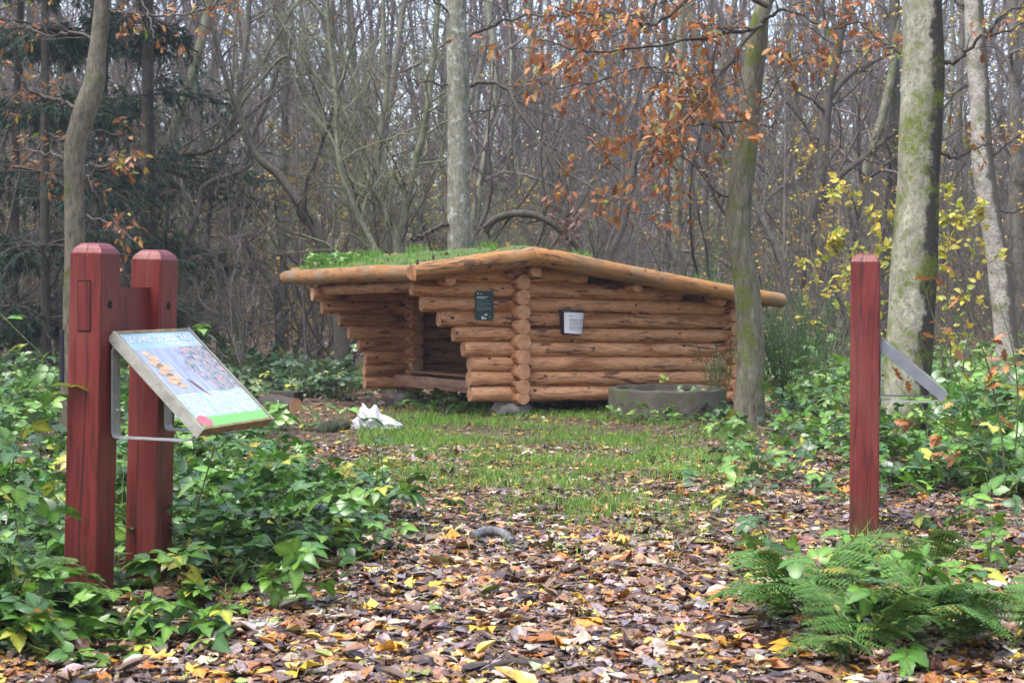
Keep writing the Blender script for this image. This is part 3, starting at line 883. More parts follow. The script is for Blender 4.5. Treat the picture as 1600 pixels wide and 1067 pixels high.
# ---------------------------------------------------------------- bucket with notice
P = facade_frame(890, 502, -0.10)
bk = empty('bucket', tuple(P), 'black plastic bucket with a white paper notice hanging on the front log wall', 'bucket')
RI = .005
def bucket():
    K = 28; mb = MB(); a = np.linspace(-math.pi, math.pi, K, endpoint=False)
    def ring(r, z, flat=.62): return np.array([AX * (r * math.sin(q)) + AN * (r * flat * math.cos(q) + r * flat * .55) + AZ * z for q in a])
    lv = [(.105, -.135), (.112, -.130), (.133, .10), (.134, .118), (.122, .118), (.103, -.12)]
    V = np.concatenate([ring(r, z) for r, z in lv]); f = []
    for i in range(len(lv) - 1):
        for k_ in range(K): f.append((i * K + k_, i * K + (k_ + 1) % K, (i + 1) * K + (k_ + 1) % K, (i + 1) * K + k_))
    mb.add(V, f); c = len(V)
    mb.add(ring(.105, -.135), [tuple(range(K))[::-1]], None, 0, False)
    mb.build('body', M_black, bk)
    mb = MB(); lv = [(.136, .095), (.146, .100), (.146, .116), (.134, .120)]
    V = np.concatenate([ring(r, z) for r, z in lv]); f = []
    for i in range(3):
        for k_ in range(K): f.append((i * K + k_, i * K + (k_ + 1) % K, (i + 1) * K + (k_ + 1) % K, (i + 1) * K + k_))
    mb.add(V, f); mb.build('rim', M_black, bk)
    # paper wrapped over the front
    U = 14; Vz = 6; q = np.linspace(-.95, 1.5, U); z = np.linspace(-.124, .092, Vz)
    def surf(qq, zz, e): 
        r = .112 + (zz + .13) / .23 * .021 + e
        return AX * (r * math.sin(qq)) + AN * (r * .62 * math.cos(qq) + r * .62 * .55) + AZ * (zz - .006 * math.sin(qq))
    mb = MB(); V = [surf(qq + zz * .35, zz, .003) for zz in z for qq in q]
    f = [(i * U + k_, i * U + k_ + 1, (i + 1) * U + k_ + 1, (i + 1) * U + k_) for i in range(Vz - 1) for k_ in range(U - 1)]
    mb.add(V, f); pp = mb.build('paper_notice', M_paper, bk)
    mb = MB(); rg = np.random.default_rng(9)
    def tl(zt, th, q0, q1, dens):
        x = q0
        while x < q1:
            w = rg.uniform(.05, .13); V = [surf(c + zz * .35, zz, .0045) for c, zz in ((x, zt - th), (min(x + w, q1), zt - th), (min(x + w, q1), zt), (x, zt))]
            mb.add(V, [(0, 1, 2, 3)], None, 0, False); x += w + .03
    tl(.055, .006, -.45, -.1, 1); tl(.022, .009, -.45, .95, 1)
    for k_ in range(10): tl(.003 - k_ * .0095 - (.004 if k_ > 4 else 0), .0032, -.45, rg.uniform(.85, 1.0) if k_ not in (4, 9) else .4, 1)
    mb.build('printed_lines', M_ink, bk)
    mb = MB(); aa = np.linspace(0, math.pi, 14)
    pts = np.array([AX * (-.03 + .028 * math.cos(x)) + AZ * (.118 + .028 * math.sin(x)) + AN * .02 for x in aa]); V, q_ = tubes(pts[None], np.full((1, 14), .005), 6)
    mb.add(V, q_); mb.build('handle', M_black, bk)
bucket()

# ================================================================== INFORMATION BOARDS
def post_mesh(h, hw=.075):
    bev = .010; sec = []
    for sx, sy in ((1, 1), (-1, 1), (-1, -1), (1, -1)):
        pts = [(sx * hw, sy * (hw - bev)), (sx * (hw - bev * .3), sy * (hw - bev * .3)), (sx * (hw - bev), sy * hw)]
        if sx * sy < 0: pts = pts[::-1]
        sec += pts
    sec = np.array(sec); n = len(sec)
    lv = [(-.25, 1), (0, 1), (h * .3, 1), (h * .6, 1), (h - .045, 1), (h - .040, .985), (h - .022, .86), (h - .007, .66), (h, .48)]
    V = np.array([(x * s, y * s, z) for z, s in lv for x, y in sec]); f = []
    for i in range(len(lv) - 1):
        for k_ in range(n): f.append((i * n + k_, i * n + (k_ + 1) % n, (i + 1) * n + (k_ + 1) % n, (i + 1) * n + k_))
    mb = MB(); mb.add(V, f, None, 0, False)
    mb.add(V[-n:], [tuple(range(n))], None, 0, False)
    return mb

def board_stand(origin, pang, lang, L2, h1, h2, lean, wpan, rpan, drop, ztop, label, near_off, text=True, h_arm=.69, poff=.085, th=.042, edge=None):
    edge = edge or M_zinc_dirty
    """pang: yaw of the posts; lang: direction of the line from the near post to the far one"""
    st = empty('information_board', (origin[0], origin[1], float(gz(*origin))), label, 'information board')
    O = np.array(st.location)
    c = np.array([math.sin(lang), math.cos(lang), 0]); o = np.array([math.cos(lang), -math.sin(lang), 0])
    cp = np.array([math.sin(pang), math.cos(pang), 0]); op = np.array([math.cos(pang), -math.sin(pang), 0])
    def post(base, h):
        mb = post_mesh(h); ob = mb.build('post', M_red, st); ob.location = base; ob.rotation_euler = (0, lean, -pang)
        # a bolt hole on the board side
        return ob
    tilt = lambda z: op * math.tan(lean) * z
    p1 = post(tuple(-tilt(h1)), h1); p2 = post(tuple(c * L2 - tilt(h2)), h2)
    for pz, pc, hh in ((1.235, np.zeros(3), h1), (1.225, c * L2, h2)):
        ctr = pc + op * (.0765) + cp * -.005 + tilt(pz - hh) + [0, 0, pz]
        a_ = np.arange(14) / 14 * 6.283
        V = [ctr + cp * .011 * math.cos(q) + np.array([0, 0, 1]) * .014 * math.sin(q) - op * .03 for q in a_]
        V2 = [ctr + cp * .014 * math.cos(q) + np.array([0, 0, 1]) * .018 * math.sin(q) + op * .0015 for q in a_]
        mb = MB(); mb.add(V + V2, [tuple(range(14))] + [(i, (i + 1) % 14, 14 + (i + 1) % 14, 14 + i) for i in range(14)], None, 0, False)
        V3 = [ctr + cp * .0135 * math.cos(q) + np.array([0, 0, 1]) * .017 * math.sin(q) + op * .0008 for q in a_]
        mb.add(V3, [tuple(range(14))], None, 0, False)
        mb.build('bolt_hole', M_hole, st)
    # crossbeam through the near post
    mb = MB(); obox(mb, (0, 0, 0), o, c, np.array([0, 0, 1.0]), (-.026, .04, 1.10), (.026, L2 - .04, 1.305))
    mb.build('crossbeam', M_red, st)
    fr = -cp * .0765 + tilt(1.22 - h1)
    if text: mb = MB(); obox(mb, fr, op, -cp, np.array([0, 0, 1.0]), (-.031, -.004, 1.125), (.031, .0005, 1.335))
    if text: mb.build('tenon_joint', M_hole, st)
    mb = MB(); obox(mb, fr, op, -cp, np.array([0, 0, 1.0]), (-.027, -.003, 1.131), (.027, .002, 1.330))
    if text: mb.build('tenon_end', M_red, st)
    # sloping board
    NT = o * poff + c * near_off; NT[2] = ztop
    up = nrm(np.array([-rpan * o[0], -rpan * o[1], drop])); dn = -up; n = nrm(np.cross(dn, c)); n = n if n[2] > 0 else -n
    Ls = math.hypot(rpan, drop)
    pan = empty('panel', tuple(NT)); pan.parent = st
    def pbox(name, lo, hi, mat):
        mb = MB(); obox(mb, (0, 0, 0), c, dn, n, lo, hi); return mb.build(name, mat, pan)
    pbox('tray', (0.004, .004, -th), (wpan - .004, Ls - .004, -.004), M_zinc_dirty)
    fw = .018
    pbox('side_edge', (-.001, 0, -th - .002), (fw * .4, Ls, .003), edge)
    pbox('side_edge', (wpan - fw * .4, 0, -th - .002), (wpan + .001, Ls, .003), M_zinc)
    pbox('top_edge', (fw * .4, 0.001, -th), (wpan - fw * .4, fw, .0025), M_edge)
    pbox('bottom_edge', (fw * .4, Ls - fw * .7, -th + .004), (wpan - fw * .4, Ls - .001, .0025), M_edge)
    pbox('frame_strip', (fw * .4, fw, -.004), (fw * .9, Ls - fw * .7, .0028), M_edge)
    pbox('frame_strip', (wpan - fw * .9, fw, -.004), (wpan - fw * .4, Ls - fw * .7, .0028), M_edge)
    # printed sheet with its own unit coordinates
    u0, u1, v0, v1 = fw * .9, wpan - fw * .9, fw, Ls - fw * .7
    me = bpy.data.meshes.new('print'); me.from_pydata([(0, 0, 0), (1, 0, 0), (1, 1, 0), (0, 1, 0)], [], [(0, 3, 2, 1)]); me.materials.append(M_print)
    po = link_mesh('print', me, pan)
    Mx = Matrix((Vector(c * (u1 - u0)), Vector(dn * (v1 - v0)), Vector(n))).transposed().to_4x4(); Mx.translation = Vector(c * u0 + dn * v0 + n * .0005)
    po.matrix_local = Mx
    if text:
        uw, vh = u1 - u0, v1 - v0
        def P2(u, v, e=.0015): return c * (u0 + u * uw) + dn * (v0 + v * vh) + n * e
        def word(s, uu0, uu1, vv, hgt, mat, name='lettering'):
            cu = bpy.data.curves.new('t', 'FONT'); cu.body = s; cu.size = 1; cu.offset = 0.012
            ob = bpy.data.objects.new('t', cu); COL.objects.link(ob); bpy.context.view_layer.update()
            dg = bpy.context.evaluated_depsgraph_get(); me = bpy.data.meshes.new_from_object(ob.evaluated_get(dg))
            bpy.data.objects.remove(ob)
            co = np.array([v.co[:] for v in me.vertices]); x0, x1 = co[:, 0].min(), co[:, 0].max(); y0, y1 = 0.0, co[:, 1].max()
            for v in me.vertices:
                a = (v.co[0] - x0) / (x1 - x0); b = (v.co[1] - y0) / (y1 - y0)
                v.co = P2(uu0 + a * (uu1 - uu0), vv - b * hgt, .0018)
            me.materials.clear(); me.materials.append(mat)
            return link_mesh(name, me, pan)
        word('DE GAMLE - DE D\u00d8DE TR\u00c6ER', .04, .965, .098, .062, M_white)
        word('OG ET MYLDER AF LIV', .50, .965, .158, .042, M_white)
        mb = MB(); rg = np.random.default_rng(4)
        def pstrip(x0, x1, y0, y1, e=.0016): mb.add([P2(x0, y0, e), P2(x0, y1, e), P2(x1, y1, e), P2(x1, y0, e)], [(0, 1, 2, 3)], None, 0, False)
        for k_ in range(13):
            y = .69 + k_ * .0165
            for xa, xb in ((.05, .33), (.37, .64), (.67, .95)):
                x = xa
                while x < xb * (1 if k_ % 6 else .93):
                    w = rg.uniform(.012, .04); pstrip(x, min(x + w, xb), y, y + .006); x += w + .006
        pstrip(.06, .30, .665, .677); pstrip(.45, .62, .665, .677)
        mb.build('print_lines', M_paper, pan)
        mb = MB()
        def blob(cu_, cv, ru, rv, rot=0, K=12, e=.0016):
            a_ = np.arange(K) / K * 6.283; V = []
            for q in a_:
                x = ru * math.cos(q) * (1 + .12 * math.sin(3 * q)); y = rv * math.sin(q)
                V.append(P2(cu_ + x * math.cos(rot) - y * math.sin(rot), cv + x * math.sin(rot) + y * math.cos(rot), e))
            mb.add(V, [tuple(range(K))[::-1]], None, 0, False)
        for cu_, cv, ru, rv in ((.12, .22, .05, .03), (.16, .27, .06, .035), (.13, .33, .08, .04), (.20, .37, .09, .04), (.15, .43, .08, .04), (.21, .48, .09, .04), (.16, .53, .08, .035), (.22, .57, .06, .03)):
            blob(cu_, cv, ru, rv, .2)
        mb.build('printed_fungus', M_fungus, pan)
        mb = MB(); blob(.40, .58, .075, .018, 1.1, e=.0018); blob(.45, .66, .06, .007, 1.0, e=.0018); mb.build('printed_newt', M_newt, pan)
        mb = MB(); blob(.09, .94, .09, .055, .1, e=.0018); mb.build('printed_spot', M_pinkp, pan)
        mb = MB(); blob(.62, .88, .012, .045, -.5, e=.002); blob(.78, .87, .012, .05, -.4, e=.002); blob(.81, .90, .03, .012, .3, e=.002); mb.build('printed_bird', M_white, pan)['kind'] = 'stuff'
    # galvanised brackets
    for kk, (s_, zo) in enumerate(((near_off + .045, 0), (L2 + .0, .01))):
        b0 = o * (poff - .006) + c * (s_ - .045); mb = MB()
        t_ = .006
        zA = ztop - .05; z_ = h_arm
        # path in the (o, z) plane of the flat bar
        end = rpan * .93
        path = [(0, zA), (0, z_ + .02), (.006, z_ + .004), (.02, z_), (end - .06, z_ - .002), (end - .02, z_ + .010), (end, ztop - drop * (end / rpan) - .035)]
        path = [(0.035, zA + .0), (.012, zA - .006)] + [(0, zA - .03)] + path[1:]
        pts = np.array([b0 + o * x + np.array([0, 0, z]) for x, z in path])
        V = []; wbar = .052
        tg = nrm(np.gradient(pts, axis=0)); nn = nrm(np.cross(tg, c))
        for p_, n_ in zip(pts, nn):
            V += [p_ - n_ * t_ * .5, p_ + n_ * t_ * .5, p_ + n_ * t_ * .5 + c * wbar, p_ - n_ * t_ * .5 + c * wbar]
        f = [(i * 4 + a, i * 4 + (a + 1) % 4, (i + 1) * 4 + (a + 1) % 4, (i + 1) * 4 + a) for i in range(len(pts) - 1) for a in range(4)]
        mb.add(V, f, None, 0, False); mb.add(V[:4], [(3, 2, 1, 0)], None, 0, False); mb.add(V[-4:], [(0, 1, 2, 3)], None, 0, False)
        br = mb.build('bracket', M_zinc, st)
        ctr = b0 + c * .03 + np.array([0, 0, z_ + .11]); 
        mb = MB(); V, q = tubes(np.array([[ctr, ctr + o * .016, ctr + o * .017]]), np.array([[.007, .007, .001]]), 8); mb.add(V, q, None, 0, False); bo = mb.build('bolt', M_zinc, st)
    return st

b1 = board_stand((-1.715, 6.33), R(17), R(21.4), .42, 1.488, 1.47, R(1.35), .553, .43, .39, 1.125,
            'red double post with a sloping printed information board on its right side, left foreground', 0.0)
b2 = board_stand((1.846, 8.02), R(12.95), R(12.95), .42, 1.478, 1.46, R(.3), .553, .33, .275, 1.03,
            'red post with a grey sloping board seen edge-on, right of the path', -.04, False, h_arm=.715, th=.05, edge=M_slate)

# ================================================================== CONCRETE RING, LITTER BAG, LOGS
def conc_ring():
    cx, cy = (1041 - 800) / F * 15.5, 15.46; ro, ri, zt = .585, .50, .30; z0 = float(gz(cx, cy)) - .15; K = 72
    a = np.arange(K) / K * 6.283
    prof = [(ro, z0), (ro, zt - .02), (ro - .012, zt), (ri + .012, zt), (ri, zt - .015), (ri, z0)]
    V = []; rg = np.random.default_rng(2)
    for r, z in prof:
        V.append(np.stack([r * np.cos(a) * (1 + .004 * np.sin(a * 7)), r * np.sin(a) * (1 + .004 * np.sin(a * 5)), np.full(K, z) + .004 * np.sin(a * 9 + r * 9)], -1))
    V = np.concatenate(V); f = [(i * K + k_, i * K + (k_ + 1) % K, (i + 1) * K + (k_ + 1) % K, (i + 1) * K + k_) for i in range(len(prof) - 1) for k_ in range(K)]
    mb = MB(); mb.add(V, f, None, 0)
    rt_ = empty('concrete_ring', (cx, cy, 0), 'low round concrete ring with ivy and moss in front of the shelter', 'concrete ring')
    mb.build('ring_wall', M_conc, rt_)
    mb = MB(); mb.add([(ri * math.cos(x), ri * math.sin(x), .16 + .02 * math.sin(5 * x)) for x in a] + [(0, 0, .2)], [(k_, (k_ + 1) % K, K) for k_ in range(K)]); mb.build('soil_fill', M_soil, rt_)
    return cx, cy
RCX, RCY = conc_ring()

def bag():
    import bmesh
    bm = bmesh.new(); bmesh.ops.create_icosphere(bm, subdivisions=5, radius=1)
    rg = np.random.default_rng(12); dr = rand_dirs(26, rg); ph = rg.uniform(0, 6, 26); fr = rg.uniform(1, 4, 26) + 5 * (rg.random(26) < .5)
    for v in bm.verts:
        p = np.array(v.co); d = 1.0
        for k_ in range(26): d += (.034 if fr[k_] > 4.5 else .03) * (abs(math.sin(fr[k_] * (p @ dr[k_]) + ph[k_])) * 2 - 1)
        d = min(1.3, max(.72, d))
        x, y, z = p * d
        top = .10 + .075 * math.exp(-((x + .75) / .25) ** 2) + .055 * math.exp(-((x + .1) / .2) ** 2) - .04 * x
        v.co = (x * .19, y * .14, max(z, -.15) * top + .02)
    for f in bm.faces: f.smooth = True
    me = bpy.data.meshes.new('plastic_bag'); bm.to_mesh(me); bm.free(); me.materials.append(M_plastic)
    p = W(588, 670, 14.15); o = link_mesh('plastic_bag', me, None, (p[0], p[1] + .1, float(gz(p[0], p[1]))))
    tag(o, 'crumpled white plastic bag lying on the leaves left of the shelter opening', 'plastic bag')
    mb = MB(); V, f = scatter(*DIAMOND, np.array([[-.02, -.135, .03], [.03, -.14, .035], [-.06, -.13, .03]]), np.tile([1., 0, 0], (3, 1)), np.tile([0, .2, 1.], (3, 1)), np.tile([0, -1., 0], (3, 1)), np.array([.07, .05, .05]))
    mb.add(V, f); mb.build('printed_patch', M_bagprint, o)
bag()

def loose_log(name, a, b, r, seed, label, cat='log', mats=None):
    a = np.array(a); b = np.array(b); c = (a + b) / 2
    rt_ = empty(name, tuple(a), label, cat)
    o = place_log('wood', a, b, r, r * .95, rt_, seed, mats or [M_rotten, M_end]); return rt_
gY = lambda px, Y: W(px, 0, Y)[0]
x0, x1 = gY(335, 19.6), gY(466, 18.9)
rt_ = empty('timber_beam', (x0, 19.6, float(gz(x0, 19.6))), 'dark squared old timber lying left of the shelter beyond the brambles', 'timber')
mb = MB(); d = np.array([x1 - x0, -.7, 0]); ln = np.linalg.norm(d); d /= ln
obox(mb, (0, 0, 0), d, np.array([-d[1], d[0], 0]), np.array([0, 0, 1.]), (0, -.09, -.03), (ln, .09, .165)); mb.build('beam', M_rotten, rt_)
loose_log('cut_log', (gY(400, 17.2), 17.3, .02), (gY(463, 16.4), 16.4, .035), .095, 41, 'short cut log with a pale sawn end lying beside the brambles, left of the shelter')
loose_log('cut_log', (gY(360, 16.4), 16.4, .0), (gY(428, 15.8), 15.8, .01), .075, 42, 'dark rotten log half under bramble leaves, in front of the pale-ended log')
for i, (px, py, Y, s, lb) in enumerate(((512, 676, 13.9, .085, 'dark mossy stone, left of two beside the white plastic bag'), (531, 672, 14.1, .09, 'dark mossy stone, right of two, nearest the white plastic bag'))):
    x = gY(px, Y); rock('mossy_stone', (x, Y, float(gz(x, Y)) + .03), s, s, .07, 20 + i, M_mossy, lb, 'stone')
# weathered stub of root on the path, and a fallen stick in the foreground
def stick(name, pts, r, label, cat='stick', mat=M_rotten, S=8):
    p = catmull(np.array(pts), 16); rr = np.interp(np.linspace(0, 1, 16), [0, 1], r); V, q = tubes(p[None], rr[None], S)
    mb = MB(); mb.add(V, q); mb.add(V[:S], [tuple(range(S))]); mb.add(V[-S:], [tuple(range(S))[::-1]])
    return tag(mb.build(name, mat, None, tuple(p[0])), label, cat)
M_greyroot = bark('grey_weathered_root', (.10, .10, .11), (.26, .26, .28), None, 0, 9, .5, .01)
stick('tree_root', [W(738, 838, 7.9), W(760, 830, 7.95), W(785, 832, 7.9), W(800, 846, 7.75)], (.03, .018), 'grey weathered root stub poking out of the leafy path', 'root', M_greyroot)
stick('fallen_stick', [W(735, 1062, 5.2), W(770, 1042, 5.3), W(805, 1034, 5.35), W(850, 1040, 5.3)], (.012, .018), 'dark wet stick lying among leaves at the bottom centre')
stick('dark_pole', [W(97, 600, 12.2) , W(97, 560, 12.2), W(96.5, 515, 12.2)], (.02, .02), 'thin dark pole standing just left of the red double post', 'pole', M_darkpole)
stick('fallen_stick', [W(250, 1008, 5.7), W(300, 1000, 5.7), W(345, 1003, 5.6)], (.004, .005), 'thin reddish twig on the leaves below the left board posts')

# ================================================================== TREES
class Tree:
    def __init__(s, name, label, group=None, cat='tree'):
        s.name = name; s.label = label; s.group = group; s.root = None; s.tr = MB(); s.br = []; s.cat = cat; s.base = None
    def trunk(s, pts, Y, ws=None, dY=0.0, S=20, n=60, flare=1.25, rough=.03, toground=True, seed=1):
        """pts: (px, py, width px) from the foot upwards"""
        rg = np.random.default_rng(seed)
        P = []; Rr = []
        for i, (x, y, w) in enumerate(pts):
            YY = Y + dY * i / max(1, len(pts) - 1); P.append(W(x, y, YY)); Rr.append(w * YY / F / 2)
        if toground:
            b = P[0].copy(); g_ = float(gz(b[0], b[1]))
            if b[2] > g_ + .15:
                dx = (P[0] - P[1]) / max(1e-3, (P[1][2] - P[0][2])) * (b[2] - g_) * .5; 
                P.insert(0, np.array([b[0] + dx[0], b[1] + dx[1], g_ - .1])); Rr.insert(0, Rr[0] * flare)
            else: P[0][2] = g_ - .12
        P = catmull(np.array(P), n); r = np.interp(np.linspace(0, 1, n), np.linspace(0, 1, len(Rr)), Rr)
        r = r * (1 + .02 * np.sin(np.linspace(0, 25, n) + rg.uniform(0, 6)))
        hgt = P[:, 2] - P[0, 2]; r = r * (1 + .3 * np.exp(-hgt / .12))
        V, q = tubes(P[None], r[None], S)
        ctr = np.repeat(P, S, 0); d = V - ctr; a = np.arctan2(d[:, 1], d[:, 0]); z = V[:, 2]
        V = ctr + d * (1 + rough * np.sin(a * 3 + z * 1.7 + rg.uniform(0, 6)) + rough * .7 * np.sin(a * 5 - z * 3.1) + rough * .5 * np.sin(z * 11 + a * 2))[:, None]
        s.tr.add(V, q); s.P = P; s.r = r
        if s.base is None: s.base = P[0].copy(); s.base[2] = float(gz(P[0][0], P[0][1]))
        return P, r
    def finish(s, mat):
        s.root = empty(s.name, tuple(s.base), s.label, s.cat, s.group)
        s.tr.V = [v - s.base for v in s.tr.V]
        s.tr.build('trunk', mat, s.root); return s.root

def limb(root, pts, Y, r0, r1, mat, name='branch', dY=0.0, n=24, S=8, wig=.01, base=None):
    """one main branch along photo pixels; returns P, r (world)"""
    P = np.array([W(x, y, Y + dY * i / (len(pts) - 1)) for i, (x, y) in enumerate(pts)])
    P = catmull(P, n); P[1:] += rng.normal(0, wig, P[1:].shape); r = np.linspace(r0, r1, n)
    V, q = tubes(P[None], r[None], S); mb = MB(); mb.add(V - np.array(root.location), q)
    mb.build(name, mat, root); return P, r

def twigs(mb, P, r, root, n1=10, n2=5, n3=0, L1=(.2, .4), L2=(.25, .5), rf=.45, trop=0.02, wig=.22, sides=3, ang=(.4, 1.1), L3=(.3, .6)):
    loc = np.array(root.location) if root is not None else 0
    out = []
    P1, R1 = spawn(P[None], r[None], n1, .12, 1, ang, L1, rf, 7, wig, trop)
    V, q = tubes(P1, R1, 5); mb.add(V - loc, q)
    P2, R2 = spawn(P1, R1, n2, .15, 1, ang, L2, .5, 5, wig, trop)
    V, q = tubes(P2, np.maximum(R2, .0013), sides); mb.add(V - loc, q); out.append((P2, R2))
    if n3:
        P3, R3 = spawn(P2, R2, n3, .15, 1, ang, L3, .6, 4, wig, trop)
        V, q = tubes(P3, np.maximum(R3, .0012), sides); mb.add(V - loc, q); out.append((P3, R3))
    return P1, out

def leaves_on(Ps, n, rg=rng):
    """n random points with directions along twigs"""
    M, K, _ = Ps.shape
    m = rg.integers(0, M, n); u = rg.uniform(.25, .999, n) * (K - 1); i = u.astype(int); f = (u - i)[:, None]
    p = Ps[m, i] * (1 - f) + Ps[m, i + 1] * f; t = nrm(Ps[m, i + 1] - Ps[m, i])
    return p, t

OAKCOL = [(.42, .155, .04), (.30, .10, .03), (.48, .22, .07), (.24, .10, .05), (.50, .33, .05), (.22, .30, .05)]
OAKW = [5, 5, 3, 3, .8, .3]
def leaf_meshes(name, tmpl, mat):
    out = []
    for k_ in range(3):
        T, Fq = tmpl; T = T.copy(); T[:, 2] += (.1 * k_ - .1) * np.sin(T[:, 0] * 5 + k_) ; T[:, 1] *= (1 - .12 * k_)
        mb = MB(); mb.add(T, Fq); out.append(mb.mesh(name, mat))
    return out
CR = lambda cols: [(i / len(cols), c) for i, c in enumerate(cols)]
M_oakleaf = attr_leaf_mat('brown_oak_leaf', CR([(.40, .13, .035), (.30, .095, .03), (.46, .19, .06), (.24, .09, .04), (.42, .16, .04), (.50, .28, .14), (.44, .19, .05), (.50, .33, .05), (.36, .12, .035), (.27, .10, .04), (.48, .24, .06), (.22, .30, .05)]), .42, .3)
M_yellowleaf = attr_leaf_mat('yellow_hazel_leaf', CR([(.60, .48, .06), (.55, .42, .05), (.42, .46, .06), (.62, .52, .12), (.30, .38, .06)]), .5, .4)
M_brambleleaf = attr_leaf_mat('bramble_leaf_single', CR([(.07, .17, .025), (.11, .24, .03), (.045, .11, .03), (.15, .29, .04), (.08, .19, .03), (.05, .12, .04), (.32, .34, .05), (.13, .26, .04)]), .34, .22)
M_mapleleaf = attr_leaf_mat('yellow_maple_leaf', CR([(.62, .42, .05), (.66, .47, .08), (.56, .30, .035), (.50, .36, .13), (.60, .33, .03)]), .4, .12)
ME_oak = leaf_meshes('leaf', OAK, M_oakleaf)
ME_yel = leaf_meshes('leaf', OVATE, M_yellowleaf)

def single_leaves(root, pos, t, size, meshes, droop=.5, name='leaf'):
    n = len(pos); loc = np.array(root.location)
    D = nrm(t + rng.normal(0, .7, (n, 3)) + [0, 0, -droop]); Nn = nrm(rng.normal(0, .6, (n, 3)) + [0, -.2, 1])
    X, Y, Z = frames(D, Nn)
    for i in range(n):
        o = bpy.data.objects.new(name, meshes[i % len(meshes)]); COL.objects.link(o); o.parent = root
        s = size[i]; Mx = Matrix((X[i] * s, Y[i] * s, Z[i] * s)).transposed().to_4x4(); Mx.translation = Vector(pos[i] - loc)
        o.matrix_local = Mx

def mass_leaves(root, pos, t, size, tmpl, mat, cols, w, droop=.5, name='foliage', jit=.2):
    n = len(pos); D = nrm(t + rng.normal(0, .7, (n, 3)) + [0, 0, -droop]); Nn = nrm(rng.normal(0, .6, (n, 3)) + [0, -.2, 1])
    X, Y, Z = frames(D, Nn); V, f = scatter(*tmpl, pos - (np.array(root.location) if root is not None else 0), X, Y, Z, size)
    mb = MB(); mb.add(V, f, np.repeat(palette(n, cols, w, jit), len(tmpl[0]), 0))
    o = mb.build(name, mat, root); o['kind'] = 'stuff'; return o

# ---- oak right of the shelter with the brown leaves
T = Tree('oak_tree', 'curving oak trunk right of the shelter with mossy foot and hanging brown leaves')
P, r = T.trunk([(1168, 668, 50), (1171, 620, 45), (1173, 550, 42), (1170, 490, 41), (1164, 430, 38), (1155, 380, 38), (1156, 310, 41), (1165, 240, 36), (1172, 150, 34), (1182, 75, 32), (1190, 20, 26), (1215, -40, 18), (1250, -160, 12)], 14.5, n=110, S=26, seed=3)
oak = T.finish(M_bark_oak)
ob_ = [([(1197, 26), (1162, 66), (1145, 92), (1114, 131), (1088, 171), (1053, 206), (1000, 235)], 14.4, .022, .005, -.9),
       ([(1190, 40), (1162, 48), (1092, 61), (1022, 72), (952, 79), (900, 79), (840, 60)], 14.3, .022, .004, -1.2),
       ([(1142, 222), (1110, 184), (1084, 144), (1060, 120), (1000, 105), (930, 130), (870, 140)], 14.5, .020, .004, .6),
       ([(1200, 10), (1130, -25), (1075, 0), (1049, 22), (1009, 39), (987, 33), (926, 26), (860, 10)], 14.3, .03, .005, -.5),
       ([(1195, 30), (1230, 15), (1300, 45), (1350, 35), (1400, 70)], 14.4, .018, .004, -.8),
       ([(1153, 315), (1120, 300), (1075, 250), (1020, 240), (960, 260), (900, 270)], 14.5, .010, .003, -.3),
       ([(1165, 170), (1200, 150), (1240, 95), (1290, 75)], 14.5, .009, .003, -.4),
       ([(1160, 190), (1100, 195), (1040, 215), (985, 300), (950, 320)], 14.4, .010, .003, .7),
       ([(1185, 195), (1205, 197), (1212, 190)], 14.4, .008, .004, -.1)]
tw = MB(); allp = []
for pts, Y, r0, r1, dY in ob_:
    P_, r_ = limb(oak, pts, Y, r0, r1, M_twig_dark, dY=dY)
    ln = len(pts)
    if ln > 3:
        _, out = twigs(tw, P_, r_, oak, 17, 5, 2, (.2, .44), (.28, .5), .4, -.03, .24)
        allp.append(out[0][0]); allp.append(np.concatenate([out[1][0], out[1][0][:, -1:]], 1))
tw.build('twigs', M_twig_dark, oak)['kind'] = 'stuff'
allp = np.concatenate(allp)
p_, t_ = leaves_on(allp, 2900); p_ = p_ + rng.normal(0, .03, p_.shape)
px_ = 800 + p_[:, 0] / p_[:, 1] * F; py_ = HOR - (p_[:, 2] - CAMZ) / p_[:, 1] * F
keep = (py_ < 330 + 60 * rng.random(len(p_))) & (rng.random(len(p_)) < np.where(px_ > 1195, .28, np.where(py_ > 250, .5, .75)))
p_, t_ = p_[keep], t_[keep]
single_leaves(oak, p_[:300], t_[:300], rng.uniform(.065, .12, 300), ME_oak)
nn_ = len(p_) - 300
mass_leaves(oak, p_[300:], t_[300:], rng.uniform(.055, .115, nn_), OAK, M_autumn, OAKCOL, OAKW)

